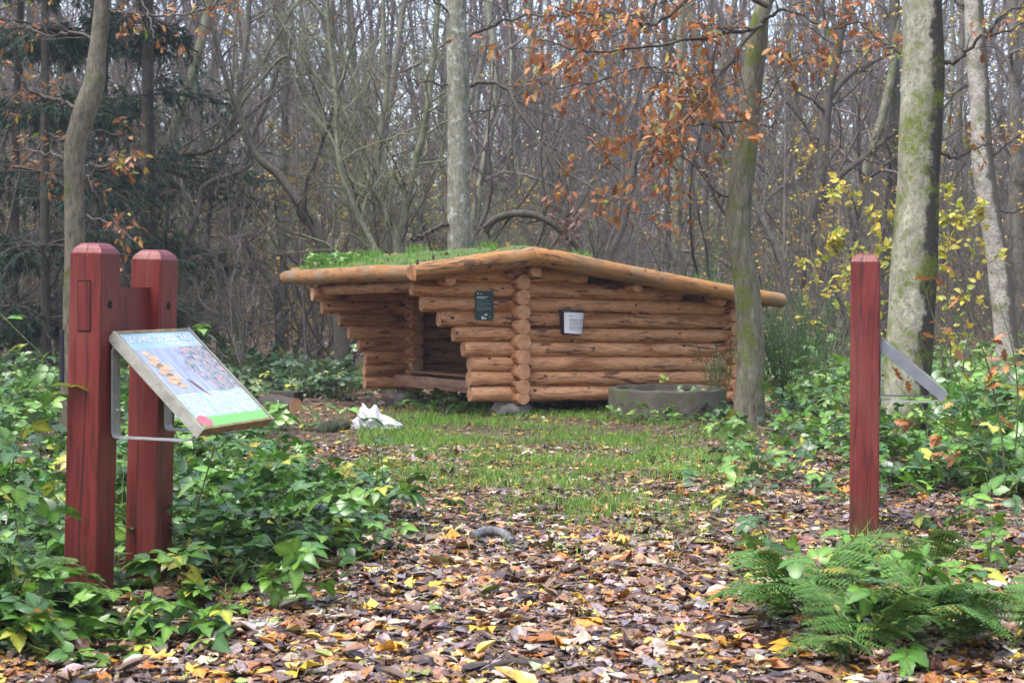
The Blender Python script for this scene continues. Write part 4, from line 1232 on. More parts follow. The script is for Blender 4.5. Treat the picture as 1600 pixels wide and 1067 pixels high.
# ---- straight trunk behind the shelter
T = Tree('ash_tree', 'straight pale grey-green trunk rising just behind the turf roof')
P, r = T.trunk([(718, 470, 37), (717, 392, 36), (717, 300, 35), (716, 200, 34), (715, 120, 33), (714, 50, 33), (713, 0, 31), (712, -120, 28), (708, -400, 15)], 21.6, n=90, S=22, rough=.012, seed=4)
ash = T.finish(M_bark_beech)
tw = MB()
for pts, r0, r1, dY in (([(735, 135), (770, 130), (800, 150), (815, 180), (850, 230), (880, 265), (930, 300), (975, 330), (1060, 336)], .034, .007, -1.5),
                    ([(734, 57), (770, 42), (800, 32), (860, 25), (950, 20), (1020, 30)], .028, .006, -1),
                    ([(700, 133), (660, 128), (630, 122), (590, 118)], .018, .004, -.5),
                    ([(700, 20), (650, -20), (600, -30), (520, 20)], .02, .005, -.6),
                    ([(733, 180), (780, 165), (830, 160), (880, 175)], .015, .004, .4),
                    ([(700, 350), (672, 362), (640, 375)], .03, .02, -.2)):
    P_, r_ = limb(ash, pts, 21.5, r0, r1, M_twig_dark, dY=dY, wig=.02)
    if len(pts) > 3: twigs(tw, P_, r_, ash, 14, 6, 2, (.15, .4), (.25, .5), .35, -.03, .26)
tw.build('twigs', M_twig_dark, ash)['kind'] = 'stuff'

# ---- large birch at the right
T = Tree('birch_tree', 'large mossy trunk with pale left and black right side behind the right red post')
P, r = T.trunk([(1407, 712, 68), (1415, 620, 70), (1421, 540, 74), (1426, 450, 72), (1429, 400, 70), (1434, 300, 66), (1437, 220, 64), (1442, 110, 65), (1441, 0, 61), (1440, -150, 55), (1430, -400, 30)], 12.2, n=120, S=30, rough=.02, seed=5)
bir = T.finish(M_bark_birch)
tw = MB()
for pts, r0, r1, dY in (([(1470, 100), (1500, 90), (1530, 60), (1570, 50), (1620, 20)], .02, .005, -.3),
                        ([(1408, 85), (1370, 60), (1330, 20), (1300, 0)], .012, .004, .4), ([(1470, 240), (1500, 245), (1540, 225), (1570, 232)], .012, .004, .5)):
    P_, r_ = limb(bir, pts, 12.2, r0, r1, M_twig_dark, dY=dY)
    P1, out = twigs(tw, P_, r_, bir, 8, 5, 2, (.2, .4), (.25, .5), .4, 0)
    if r0 > .01: p_, t_ = leaves_on(out[0][0], 26); single_leaves(bir, p_, t_, rng.uniform(.06, .1, 26), ME_oak)
tw.build('twigs', M_twig_dark, bir)['kind'] = 'stuff'

# ---- second birch, further right
T = Tree('birch_tree', 'paler speckled birch trunk leaning left at the right edge, behind the large mossy one')
P, r = T.trunk([(1582, 600, 40), (1574, 550, 36), (1566, 470, 34), (1558, 400, 33), (1547, 330, 32), (1536, 260, 33), (1532, 190, 31), (1529, 130, 30), (1524, 60, 31), (1521, 0, 30), (1515, -150, 24), (1500, -380, 12)], 21, n=100, S=20, rough=.02, seed=6)
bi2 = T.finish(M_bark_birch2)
tw = MB(); ap = []
for pts, r0, r1, dY in (([(1540, 60), (1570, 20), (1610, 10)], .03, .01, -.4), ([(1515, 20), (1480, -10), (1450, 10), (1420, 60)], .03, .006, .4),
                        ([(1545, 250), (1580, 220), (1620, 200)], .02, .006, -.5), ([(1530, 130), (1500, 140), (1470, 175), (1450, 200)], .02, .005, .5), ([(1552, 330), (1590, 330), (1630, 300)], .02, .005, 0)):
    P_, r_ = limb(bi2, pts, 21, r0, r1, M_twig_dark, dY=dY)
    P1, out = twigs(tw, P_, r_, bi2, 9, 6, 3, (.3, .6), (.3, .6), .4, 0); ap.append(out[0][0])
tw.build('twigs', M_twig_dark, bi2)['kind'] = 'stuff'
p_, t_ = leaves_on(np.concatenate(ap), 330)
mass_leaves(bi2, p_, t_, rng.uniform(.045, .075, 330), OVATE_LO, M_autumn, [(.6, .45, .06), (.5, .3, .04)], [3, 1])

# ---- curved young oak at the left
T = Tree('oak_tree', 'S-curved smooth trunk with orange leaves behind the left red double post')
P, r = T.trunk([(115, 560, 36), (116, 470, 33), (117, 380, 31), (116, 300, 31), (117, 235, 32), (124, 205, 35), (136, 165, 37), (148, 130, 32), (151, 95, 28), (156, 50, 26), (161, 0, 26), (168, -90, 20), (180, -250, 10)], 13, n=110, S=22, rough=.018, seed=7)
yo = T.finish(M_bark_curved)
tw = MB(); ap = []
for pts, r0, r1, dY, lf in (([(117, 168), (90, 158), (60, 150), (35, 125), (15, 105), (-15, 90)], .022, .006, -.3, 1), ([(126, 283), (145, 270), (165, 258), (190, 252), (208, 244)], .014, .004, -.3, 1),
                        ([(163, 18), (200, 20), (260, 25), (320, 15), (370, -5)], .016, .005, -.3, 1), ([(106, 224), (85, 213), (60, 205)], .012, .006, -.1, 0),
                        ([(126, 340), (160, 345), (190, 360), (215, 380)], .010, .003, -.5, 1), ([(126, 215), (160, 205), (200, 225), (215, 260)], .010, .003, .5, 1),
                        ([(155, 70), (120, 50), (80, 55), (30, 40), (-10, 20)], .016, .004, .5, 1), ([(106, 250), (70, 240), (30, 235), (-10, 245)], .012, .003, .4, 1), ([(165, 0), (200, -20), (230, 20), (240, 60)], .014, .004, -.6, 1)):
    P_, r_ = limb(yo, pts, 13, r0, r1, M_twig, dY=dY)
    if lf:
        P1, out = twigs(tw, P_, r_, yo, 10, 4, 2, (.25, .5), (.25, .5), .4, -.02); ap.append(out[0][0])
tw.build('twigs', M_twig, yo)['kind'] = 'stuff'
p_, t_ = leaves_on(np.concatenate(ap), 430)
single_leaves(yo, p_[:290], t_[:290], rng.uniform(.05, .085, 290), ME_oak)
mass_leaves(yo, p_[290:], t_[290:], rng.uniform(.045, .08, len(p_) - 290), OAK, M_autumn, OAKCOL, [5, 3, 5, 2, 3, .5])

# ---- hand-placed crooked trunks of the middle distance
def crooked(name, label, paths, Y, mat, tmat, seed, nt=(9, 5, 3), leaves=0, wides=None, cat='tree', Lt=(.12, .3)):
    global rng
    T = Tree(name, label, cat=cat)
    ptsl = []
    for i, pts in enumerate(paths):
        P_, r_ = T.trunk(pts, Y + .4 * i, n=50, S=12, rough=.05, toground=(i == 0 or pts[0][1] > 470), seed=seed + i, dY=.3); ptsl.append((P_, r_))
    rt_ = T.finish(mat); tw = MB(); ap = []
    for P_, r_ in ptsl:
        P1, out = twigs(tw, P_, r_, rt_, nt[0], nt[1], nt[2], Lt, (.25, .55), .35, .05, .28); ap.append(out[0][0])
    tw.build('twigs', tmat, rt_)['kind'] = 'stuff'
    if leaves:
        p_, t_ = leaves_on(np.concatenate(ap), leaves)
        mass_leaves(rt_, p_, t_, rng.uniform(.05, .085, leaves), DIAMOND, M_autumn, [(.62, .44, .05), (.5, .27, .04), (.45, .42, .06)], [3, 1, 1])
    return rt_
crooked('alder_tree', 'thin dark trunk leaning left over the bramble band, between double post and shelter', [[(438, 580, 16), (436, 500, 14), (430, 455, 13), (400, 405, 12), (374, 358, 12), (356, 306, 11), (332, 261, 10), (318, 220, 8), (300, 150, 6), (270, 60, 5)]], 27, M_bark_mid, M_twig, 10, leaves=60)
crooked('alder_tree', 'upright grey trunk behind the left end of the shelter eave', [[(445, 585, 20), (443, 520, 16), (441, 438, 15), (440, 334, 14), (444, 258, 13), (446, 100, 11), (440, 0, 10), (436, -200, 7)], [(455, 575, 10), (474, 500, 8), (500, 460, 7), (530, 400, 6), (555, 330, 5), (560, 200, 4)]], 29, M_bark_mid, M_twig, 12)
crooked('alder_tree', 'thin leaning birch-like trunk above the upper right corner of the printed board', [[(388, 572, 9), (381, 542, 8), (356, 469, 8), (322, 386, 8), (280, 317, 7), (250, 250, 6), (215, 160, 5)]], 27.5, M_bark_pale, M_twig, 14)
crooked('willow_tree', 'thick dark mossy stem sweeping up left from behind the turf roof', [[(535, 560, 24), (528, 470, 22), (509, 400, 18), (488, 351, 16), (467, 317, 16), (436, 275, 14), (408, 251, 12), (394, 225, 10), (360, 140, 8), (330, 40, 6)], [(467, 318, 8), (480, 280, 8), (500, 230, 7), (530, 140, 6), (560, 40, 5)]], 24, M_bark_dark, M_twig_dark, 16, (12, 6, 3))
crooked('hazel_tree', 'thin reddish upright stem at the left end of the turf roof', [[(479, 590, 5), (478, 556, 5), (471, 403, 5), (467, 317, 4), (462, 150, 3), (458, 20, 2)]], 24.5, M_twig, M_twig, 18, (8, 4, 2))
crooked('willow_tree', 'clump of pale green arching stems behind the roof left of the straight trunk',
        [[(603, 470, 12), (589, 397, 10), (559, 337, 9), (536, 277, 9), (527, 225, 8), (525, 150, 7), (515, 60, 6), (510, -40, 5)],
         [(624, 450, 13), (619, 375, 13), (600, 330, 11), (589, 277, 10), (596, 195, 9), (604, 150, 8), (600, 75, 7), (598, -30, 6)],
         [(625, 450, 13), (628, 375, 13), (645, 270, 12), (664, 195, 11), (675, 112, 10), (682, 37, 9), (688, -60, 8)],
         [(622, 460, 8), (650, 360, 7), (672, 280, 6), (690, 240, 5), (700, 150, 4)],
         [(600, 460, 6), (575, 330, 5), (545, 190, 5), (480, 100, 5), (430, 20, 4)],
         [(590, 460, 8), (560, 330, 7), (500, 200, 6), (455, 90, 6), (405, 130, 5), (374, 169, 4), (338, 224, 3), (283, 268, 2)],
         [(600, 470, 8), (610, 300, 6), (560, 140, 6), (484, 0, 6), (433, 59, 5), (405, 110, 4), (370, 160, 3)]], 23.5, M_bark_pale, M_twig_green, 20, (24, 8, 3), Lt=(.18, .42))
crooked('beech_tree', 'dark forked trunk far right of the shelter, left of the large mossy trunk',
        [[(1240, 560, 26), (1245, 480, 22), (1259, 380, 20), (1281, 284, 17), (1289, 219, 15), (1294, 153, 15), (1307, 87, 14), (1320, 13, 14), (1335, -120, 10)],
         [(1262, 380, 12), (1300, 290, 9), (1359, 240, 8), (1402, 205, 6), (1450, 190, 5)], [(1299, 150, 9), (1325, 120, 8), (1359, 100, 7), (1407, 74, 5), (1450, 40, 4)], [(1285, 260, 9), (1262, 200, 8), (1225, 150, 6), (1200, 80, 5)]], 30, M_bark_dark, M_twig_dark, 30, (16, 6, 3), leaves=240)
crooked('alder_tree', 'leaning grey trunk just right of the curving oak, over the broom', [[(1238, 520, 12), (1225, 430, 11), (1215, 394, 10), (1195, 350, 10), (1178, 315, 9), (1150, 240, 7), (1120, 150, 5)]], 24, M_bark_mid, M_twig, 34)
crooked('hazel_tree', 'slim reddish stem between the curving oak and the dark forked trunk', [[(1228, 560, 5), (1226, 394, 5), (1227, 175, 4), (1224, 20, 3)]], 25, M_twig, M_twig, 36, (9, 5, 2), leaves=60)
crooked('beech_tree', 'slim upright greenish trunk behind the right roof slope of the shelter', [[(1054, 560, 18), (1057, 411, 16), (1060, 240, 15), (1064, 44, 13), (1066, -120, 10)]], 32, M_bark_pale, M_twig, 38, leaves=80)
crooked('beech_tree', 'slim dark trunk close beside the greenish one behind the right roof slope', [[(1040, 560, 10), (1044, 394, 10), (1040, 130, 9), (1038, -80, 7)]], 35, M_bark_dark, M_twig_dark, 40)
crooked('beech_tree', 'slim grey trunk behind the roof, immediately left of the curving oak', [[(1105, 560, 12), (1103, 394, 11), (1101, 200, 10), (1110, 0, 8)]], 34, M_bark_mid, M_twig, 42)
crooked('alder_tree', 'upright trunk at the far right edge behind the speckled birch', [[(1596, 580, 22), (1592, 400, 20), (1588, 200, 19), (1584, 60, 18), (1580, -80, 14)]], 30, M_bark_mid, M_twig, 44, leaves=140)
crooked('alder_tree', 'grey-green trunk seen between the large mossy trunk and the speckled birch', [[(1500, 560, 14), (1503, 400, 12), (1498, 200, 11), (1505, 0, 9)]], 33, M_bark_mid, M_twig, 46, leaves=200)
crooked('beech_tree', 'dark upright trunk directly left of the large mossy trunk', [[(1385, 560, 22), (1388, 400, 20), (1398, 200, 18), (1396, 60, 17), (1400, -60, 15)]], 33, M_bark_dark, M_twig_dark, 48, leaves=120)
crooked('hawthorn_tree', 'low crooked thorny tree with arching boughs left of the turf roof', [[(300, 560, 12), (296, 480, 11), (285, 400, 10), (310, 330, 9), (320, 290, 8), (390, 260, 7), (380, 230, 5)], [(250, 470, 7), (262, 300, 6), (255, 265, 8), (275, 245, 7), (330, 235, 6), (385, 195, 5)]], 24.5, M_bark_dark, M_twig_dark, 50, (14, 6, 3), Lt=(.15, .35))
# broken bough with dead leaves behind the ridge
T = Tree('broken_branch', 'dark broken bough arching above the roof ridge with dead leaf clumps', cat='branch')
P, r = T.trunk([(955, 560, 9), (935, 440, 9), (905, 390, 9), (878, 362, 10), (850, 342, 11), (820, 334, 12), (790, 337, 12), (768, 347, 13), (757, 364, 12)], 20.6, n=50, S=10, rough=.06, seed=70)
bb = T.finish(M_twig_dark); tw = MB(); P1, out = twigs(tw, P, r, bb, 12, 5, 2, (.1, .25), (.25, .5), .35, 0); tw.build('twigs', M_twig_dark, bb)['kind'] = 'stuff'
pts = np.concatenate([W(x, y, 20.4) + rng.normal(0, .07, (16, 3)) for x, y in ((868, 335), (905, 338), (882, 350), (878, 365))])
single_leaves(bb, pts, rng.normal(size=pts.shape), rng.uniform(.08, .14, len(pts)), leaf_meshes('dead_leaf', OAK, attr_leaf_mat('dead_leaf', CR([(.16, .08, .06), (.22, .12, .09), (.12, .06, .05)]), .7, .1)), 1.0, 'dead_leaf')

# ---- generic trees of the wood
def proto(seed, h, r, n=(19, 7, 5, 2), lean=.05, trop=.06, u0=.1, L1=(.18, .38), leafn=0, mat=M_bark_mid, tmat=M_twig, leafcol=None, crook=.10, stems=1):
    rg = np.random.default_rng(seed)
    P0 = np.zeros((stems, 3)); P0[1:] = rg.normal(0, .12, (stems - 1, 3)) * [1, 1, 0]; D0 = np.tile([0, 0, 1.0], (stems, 1)) + rg.normal(0, lean, (stems, 3)) * [1, 1, 0]
    if stems > 1: D0 += rg.normal(0, .35, (stems, 3)) * [1, 1, 0]
    P, Rr = grow(P0, D0, np.full(stems, h), 14, crook, trop, np.full(stems, r), np.full(stems, r * .35), rg)
    Rr[:, 0] *= 1.3; P[:, 0, 2] -= .1
    tr = MB(); V, q = tubes(P, Rr, 9); tr.add(V, q)
    tw = MB()
    P1, R1 = spawn(P, Rr, n[0], u0, 1, (.5, 1.25), L1, .42, 8, .22, .05, rg=rg); V, q = tubes(P1, R1, 4); tw.add(V, q)
    P2, R2 = spawn(P1, R1, n[1], .15, 1, (.4, 1.0), (.3, .55), .5, 6, .22, .04, rg=rg); V, q = tubes(P2, np.maximum(R2, .003), 3); tw.add(V, q)
    P3, R3 = spawn(P2, R2, n[2], .15, 1, (.4, 1.0), (.35, .6), .6, 4, .22, .04, rg=rg); V, q = tubes(P3, np.maximum(R3, .0025), 3); tw.add(V, q)
    if n[3]:
        P4, R4 = spawn(P3, R3, n[3], .2, 1, (.4, .9), (.4, .7), .7, 3, .2, .03, rg=rg); V, q = tubes(P4, np.maximum(R4, .002), 3); tw.add(V, q)
    lv = None
    if leafn:
        p_, t_ = leaves_on(P3, leafn, rg); X, Y, Z = frames(nrm(t_ + rg.normal(0, .7, t_.shape)), nrm(rg.normal(size=t_.shape) + [0, 0, .6]))
        V, f = scatter(*DIAMOND, p_, X, Y, Z, rg.uniform(.05, .085, leafn)); lv = MB(); lv.add(V, f, np.repeat(palette(leafn, *leafcol, .2, rg), 4, 0))
    return (tr.mesh('trunk', mat), tw.mesh('branches', tmat), lv.mesh('foliage', M_autumn) if lv else None, (tr, tw))
YEL = ([(.60, .43, .05), (.5, .25, .035), (.42, .42, .06)], [4, 1.5, 1])
ORG = ([(.36, .14, .05), (.26, .10, .04), (.5, .3, .05)], [3, 3, 1])
protos = [proto(201, 12, .095, leafn=0), proto(202, 13, .12, leafn=420, leafcol=YEL, mat=M_bark_pale), proto(203, 11, .085, leafn=0, crook=.13, mat=M_bark_dark, tmat=M_twig_dark),
          proto(204, 14, .13, leafn=360, leafcol=ORG, mat=M_bark_mid), proto(205, 12, .08, leafn=0, mat=M_bark_pale, tmat=M_twig_green), proto(206, 10, .07, leafn=600, leafcol=YEL, crook=.09)]
plabels = ['grey bare tree', 'pale trunk with yellow leaves', 'dark crooked bare tree', 'grey tree with scattered rusty leaves', 'slim greenish bare tree', 'slender tree with many yellow leaves']
shrubs = [proto(301, 4.2, .025, (12, 6, 4, 2), u0=.05, stems=4, crook=.12, leafn=0), proto(302, 3.6, .02, (12, 6, 4, 2), u0=.05, stems=4, crook=.12, leafn=560, leafcol=YEL),
          proto(303, 5.0, .03, (12, 6, 4, 2), u0=.05, stems=4, crook=.12, leafn=0, tmat=M_twig_dark, mat=M_twig_dark), proto(304, 4.6, .025, (12, 6, 4, 2), u0=.04, stems=4, crook=.14, leafn=0, tmat=M_twig_green, mat=M_twig_green)]
slabels = ['many-stemmed leafless bush', 'bush with small yellow leaves', 'dark leafless thicket bush', 'greenish leafless bush']
def where(x, y):
    px = 800 + x / y * F
    for lim, a in ((0, 'outside the left edge'), (100, 'at the far left edge'), (260, 'just right of the S-curved trunk'), (360, 'above the printed board'), (450, 'left of the turf roof'), (560, 'over the left end of the turf roof'), (690, 'left of the straight pale trunk'),
                   (830, 'right of the straight pale trunk'), (960, 'over the right roof slope'), (1130, 'left of the curving oak'), (1240, 'right of the curving oak'), (1380, 'above the right red post'), (1500, 'right of the large mossy trunk'), (1600, 'at the far right edge')):
        if px < lim: break
    else: a = 'outside the right edge'
    return a + (', in front' if y < 31 else ', midway back' if y < 43 else ', far back')
def put(pr, loc, rz, s, name, label, group, cat):
    rt_ = empty(name, loc, label, cat, group, rz); rt_.scale = (s, s, s)
    link_mesh('trunk', pr[0], rt_); link_mesh('branches', pr[1], rt_)['kind'] = 'stuff'
    if pr[2]: link_mesh('foliage', pr[2], rt_)['kind'] = 'stuff'
taken = []
def free(x, y, d):
    for a, b in taken:
        if (a - x) ** 2 + (b - y) ** 2 < d * d: return False
    taken.append((x, y)); return True
rg = np.random.default_rng(55); cnt = 0; tries = 0
while cnt < 84 and tries < 6000:
    tries += 1
    Y = rg.uniform(27, 64) ; X = rg.uniform(-.42, .42) * Y
    if not free(X, Y, 1.3 if Y < 40 else 1.0): continue
    px = 800 + X / Y * F
    if Y < 31 and 560 < px < 1300: continue
    k_ = rg.choice(6, p=[.24, .16, .2, .14, .16, .10]); s = rg.uniform(.8, 1.25)
    put(protos[k_], (X, Y, float(gz(X, Y))), rg.uniform(0, 6.28), s, ['bare_tree', 'birch_tree', 'bare_tree', 'oak_tree', 'bare_tree', 'birch_tree'][k_], plabels[k_] + ' ' + where(X, Y), 'trees of the wood behind the shelter', 'tree'); cnt += 1
cnt = 0; tries = 0
while cnt < 150 and tries < 6000:
    tries += 1
    Y = 23 + 32 * rg.random() ** 1.2; X = rg.uniform(-.40, .40) * Y
    if not free(X, Y, .9): continue
    px = 800 + X / Y * F
    if Y < 24.5 and 560 < px < 1180: continue
    k_ = rg.choice(4, p=[.26, .34, .2, .2]); s = rg.uniform(.7, 1.15)
    put(shrubs[k_], (X, Y, float(gz(X, Y))), rg.uniform(0, 6.28), s, 'bush', slabels[k_] + ' ' + where(X, Y), 'bushes between the trees of the wood', 'bush'); cnt += 1

# far wood: trunks and twigs beyond the countable trees, one mass
def far_wood():
    mb = MB(); rg = np.random.default_rng(66); n = 300
    Y = rg.uniform(58, 95, n); X = rg.uniform(-.45, .45, n) * Y; g_ = gz(X, Y)
    P, Rr = grow(np.stack([X, Y, g_ - .1], -1), np.tile([0, 0, 1.], (n, 1)) + rg.normal(0, .10, (n, 3)), rg.uniform(15, 24, n), 9, .10, .1, rg.uniform(.09, .2, n), np.full(n, .05), rg)
    V, q = tubes(P, Rr, 5); mb.add(V, q)
    P1, R1 = spawn(P, Rr, 22, .02, .8, (.5, 1.2), (.14, .30), .4, 5, .22, .06, rg=rg); V, q = tubes(P1, np.maximum(R1, .014), 3); mb.add(V, q)
    P2, R2 = spawn(P1, R1, 4, .15, 1, (.4, 1.0), (.5, .8), .6, 3, .22, .03, rg=rg); V, q = tubes(P2[:, ::2], np.maximum(R2[:, ::2], .016), 3); mb.add(V, q)
    tag(mb.build('far_wood', M_twig), 'dense bare wood fading into grey haze beyond all single trees', 'wood', kind='stuff')
far_wood()

# the rest of the wood, beside and behind the photographer: it keeps the low sky off the clearing
def surrounding_wood():
    mb = MB(); rg = np.random.default_rng(77); pts = []
    while len(pts) < 95:
        a = rg.uniform(0, 6.28); d = rg.uniform(9, 34); x, y = d * math.sin(a), d * math.cos(a)
        if y > 0 and abs(x) < .42 * y + 3.5: continue
        pts.append((x, y))
    pts = np.array(pts); n = len(pts); g_ = gz(pts[:, 0], pts[:, 1])
    P, Rr = grow(np.stack([pts[:, 0], pts[:, 1], g_ - .1], -1), np.tile([0, 0, 1.], (n, 1)), rg.uniform(11, 18, n), 9, .04, .1, rg.uniform(.1, .2, n), np.full(n, .04), rg)
    V, q = tubes(P, Rr, 7); mb.add(V, q, None, 0)
    P1, R1 = spawn(P, Rr, 16, .08, 1, (.7, 1.3), (.14, .28), .4, 5, .18, .05, rg=rg); V, q = tubes(P1, R1, 4); mb.add(V, q, None, 0)
    P2, R2 = spawn(P1, R1, 4, .15, 1, (.4, 1.0), (.35, .6), .5, 3, .22, .03, rg=rg); V, q = tubes(P2, np.maximum(R2, .006), 3); mb.add(V, q, None, 0)
    m = 62000; p_, t_ = leaves_on(P2, m, rg); p_ = p_ + rg.normal(0, .12, p_.shape); X, Y, Z = frames(nrm(t_ + rg.normal(0, .8, t_.shape)), nrm(rg.normal(size=t_.shape)))
    V, f = scatter(*DIAMOND, p_, X, Y, Z, rg.uniform(.18, .30, m)); mb.add(V, f, np.repeat(palette(m, [(.04, .06, .03), (.10, .07, .04), (.06, .05, .04)], [2, 1, 1], .2, rg), 4, 0), 1)
    tag(mb.build('surrounding_wood', [M_bark_mid, M_needle]), 'wood on the sides of the clearing', 'wood', kind='stuff')
surrounding_wood()

# ---- spruces at the left
def spruce(px, Y, w, h, seed, label):
    rg = np.random.default_rng(seed); b = W(px, 0, Y); g_ = float(gz(b[0], Y)); base = np.array([b[0], Y, g_])
    rt_ = empty('spruce_tree', tuple(base), label, 'spruce')
    P, Rr = grow(np.array([[0, 0, -.1]]), np.array([[.01, 0, 1.]]), np.array([h]), 12, .015, .1, np.array([w / 2 * Y / F]), np.array([.03]), rg)
    mb = MB(); V, q = tubes(P, Rr, 12); mb.add(V, q); mb.build('trunk', M_bark_dark, rt_)
    n = int(h * 13); u = rg.uniform(.10, 1, n); i = (u * 10.99).astype(int); p0 = P[0, i]; az_ = rg.uniform(0, 6.28, n)
    d = np.stack([np.cos(az_), np.sin(az_), rg.uniform(-.15, .25, n)], -1); Ln = (2.6 * (1 - u * .75)) * rg.uniform(.5, 1.1, n) * (h / 13)
    B, BR = grow(p0, d, Ln, 8, .07, -.06, np.full(n, .02), np.full(n, .005), rg)
    mb = MB(); V, q = tubes(B, BR, 4); mb.add(V, q)
    tw_, twR = spawn(B, BR, 20, .15, 1, (.5, 1.1), (.16, .34), .4, 5, .12, -.22, rg=rg); V, q = tubes(tw_, np.maximum(twR, .002), 3); mb.add(V, q)
    mb.build('branches', M_twig_dark, rt_)['kind'] = 'stuff'
    m = len(tw_) * 17; p_, t_ = leaves_on(tw_, m, rg)
    D = nrm(t_ + rg.normal(0, .45, t_.shape) + [0, 0, -.35]); X, Yv, Z = frames(D, nrm(rg.normal(size=D.shape)))
    T0 = np.array([(0, 0, 0), (.5, .08, .02), (1, 0, -.05), (.5, -.08, .02)]); V, f = scatter(T0, DIAMOND[1], p_, X, Yv, Z, rg.uniform(.07, .14, m))
    mb = MB(); mb.add(V, f, np.repeat(palette(m, [(.022, .055, .032), (.035, .08, .045), (.016, .04, .025)], [3, 1, 2], .2, rg), 4, 0))
    mb.build('needles', M_needle, rt_)['kind'] = 'stuff'
spruce(72, 23, 17, 12, 401, 'dark spruce with reddish trunk at the far left edge')
spruce(230, 25.5, 26, 13, 402, 'dark drooping spruce right of the S-curved trunk')
spruce(18, 27, 16, 13, 403, 'dark spruce cut by the left edge of the picture')
spruce(150, 30, 16, 14, 404, 'spruce hidden behind the S-curved trunk')

# ================================================================== LEAF LITTER
LIT = [(.14, .08, .06), (.21, .115, .07), (.30, .17, .09), (.40, .16, .04), (.54, .24, .035), (.66, .45, .08), (.56, .45, .32), (.06, .035, .03), (.27, .21, .20), (.22, .25, .07)]
LIW = [4, 4.6, 3.2, 2, 1.4, 1.4, 2.2, 2, 3.8, .4]
def litter(name, n, Y0, Y1, xf, sz, label, tmpls, dens=None, rg=None, tilt=.15, lift=.02):
    rg = rg or rng
    Y = np.sqrt(rg.uniform(Y0 ** 2, Y1 ** 2, n)); X = rg.uniform(xf[0], xf[1], n) * Y
    if dens is not None: k_ = rg.random(n) < dens(X, Y); X, Y = X[k_], Y[k_]
    n = len(X); pos = np.stack([X, Y, gz(X, Y) + rg.uniform(0.002, lift, n)], -1)
    az_ = rg.uniform(0, 6.28, n); D = np.stack([np.cos(az_), np.sin(az_), rg.normal(0, tilt * .6, n)], -1)
    Nn = nrm(np.stack([rg.normal(0, tilt, n), rg.normal(0, tilt, n), np.ones(n)], -1)); Nn[rg.random(n) < .25] *= -1
    X_, Y_, Z_ = frames(D, Nn); size = rg.uniform(sz[0], sz[1], n) * rg.choice([.6, .8, 1, 1.25], n); mb = MB()
    size3 = np.stack([size, size * rg.uniform(.7, 1.1, n), size * rg.uniform(.2, 1.7, n)], -1)
    col = palette(n, LIT, LIW, .25, rg); which = rg.integers(0, len(tmpls), n)
    for k_, tm in enumerate(tmpls):
        s = which == k_
        p = pos[s].copy()
        V, f = scatter(*tm, p - D[s] * size[s][:, None] * .4, X_[s], Y_[s], Z_[s], size3[s])
        gg = gz(V[:, 0], V[:, 1]) + .001; V[:, 2] = np.where(V[:, 2] < gg, gg + (V[:, 2] - gg) * -.25, V[:, 2])
        mb.add(V, f, np.repeat(col[s], len(tm[0]), 0))
    return tag(mb.build(name, M_litter), label, 'fallen leaves', kind='stuff')
def warp(t, k_, amp=.07):
    V, f = t; rg = np.random.default_rng(k_); V = V.copy(); V += rg.normal(0, amp, V.shape) * [1, 1, .5]; return V, f
TM = [warp(OVAL_FLAT, 1), warp(OVAL_FLAT, 2, .1), warp(MAPLE, 3), warp(MAPLE, 4, .09), warp(OAKFAN, 5, .04), warp(OAKFAN, 6), warp(MAPLE, 8, .12), strip_leaf([0, .28, .33, .2, 0], -.25, .5)]
TL = [warp(OVAL_FLAT, 11), warp(OVATE_LO, 12, .1), warp(OVATE_LO, 13, .1), warp(OVATE_LO, 14, .1), warp(MAPLE, 15, .1)]
litter('leaf_litter', 24000, 4.3, 8.0, (-.40, .40), (.03, .10), 'wet brown, orange and cream fallen leaves covering the near path', TM)
litter('leaf_litter', 24000, 8.0, 12.5, (-.40, .40), (.035, .088), 'fallen leaves mixed with short grass in the middle of the clearing', TL)
litter('leaf_litter', 20000, 12.5, 22.0, (-.42, .42), (.04, .085), 'fallen leaves scattered around the foot of the shelter', [OVATE_LO, OVAL_FLAT])
litter('leaf_litter', 22000, 22.0, 50.0, (-.42, .42), (.07, .14), 'fallen leaves on the floor of the wood behind', [DIAMOND])

# small broken twigs lying among the leaves
def twig_litter():
    rg = np.random.default_rng(31); n = 420; Y = np.sqrt(rg.uniform(4.8 ** 2, 15 ** 2, n)); X = rg.uniform(-.36, .36, n) * Y; a = rg.uniform(0, 6.28, n)
    P, Rr = grow(np.stack([X, Y, gz(X, Y) + .022], -1), np.stack([np.cos(a), np.sin(a), rg.normal(0, .06, n)], -1), rg.uniform(.08, .38, n), 5, .12, 0, rg.uniform(.0015, .005, n), np.full(n, .0012), rg)
    P[..., 2] = np.maximum(P[..., 2], gz(P[..., 0], P[..., 1]) + .012); V, q = tubes(P, Rr, 4); mb = MB(); mb.add(V, q)
    tag(mb.build('twig_litter', M_twig_dark), 'small dark broken twigs scattered on the leaf litter', 'twigs', kind='stuff')
twig_litter()
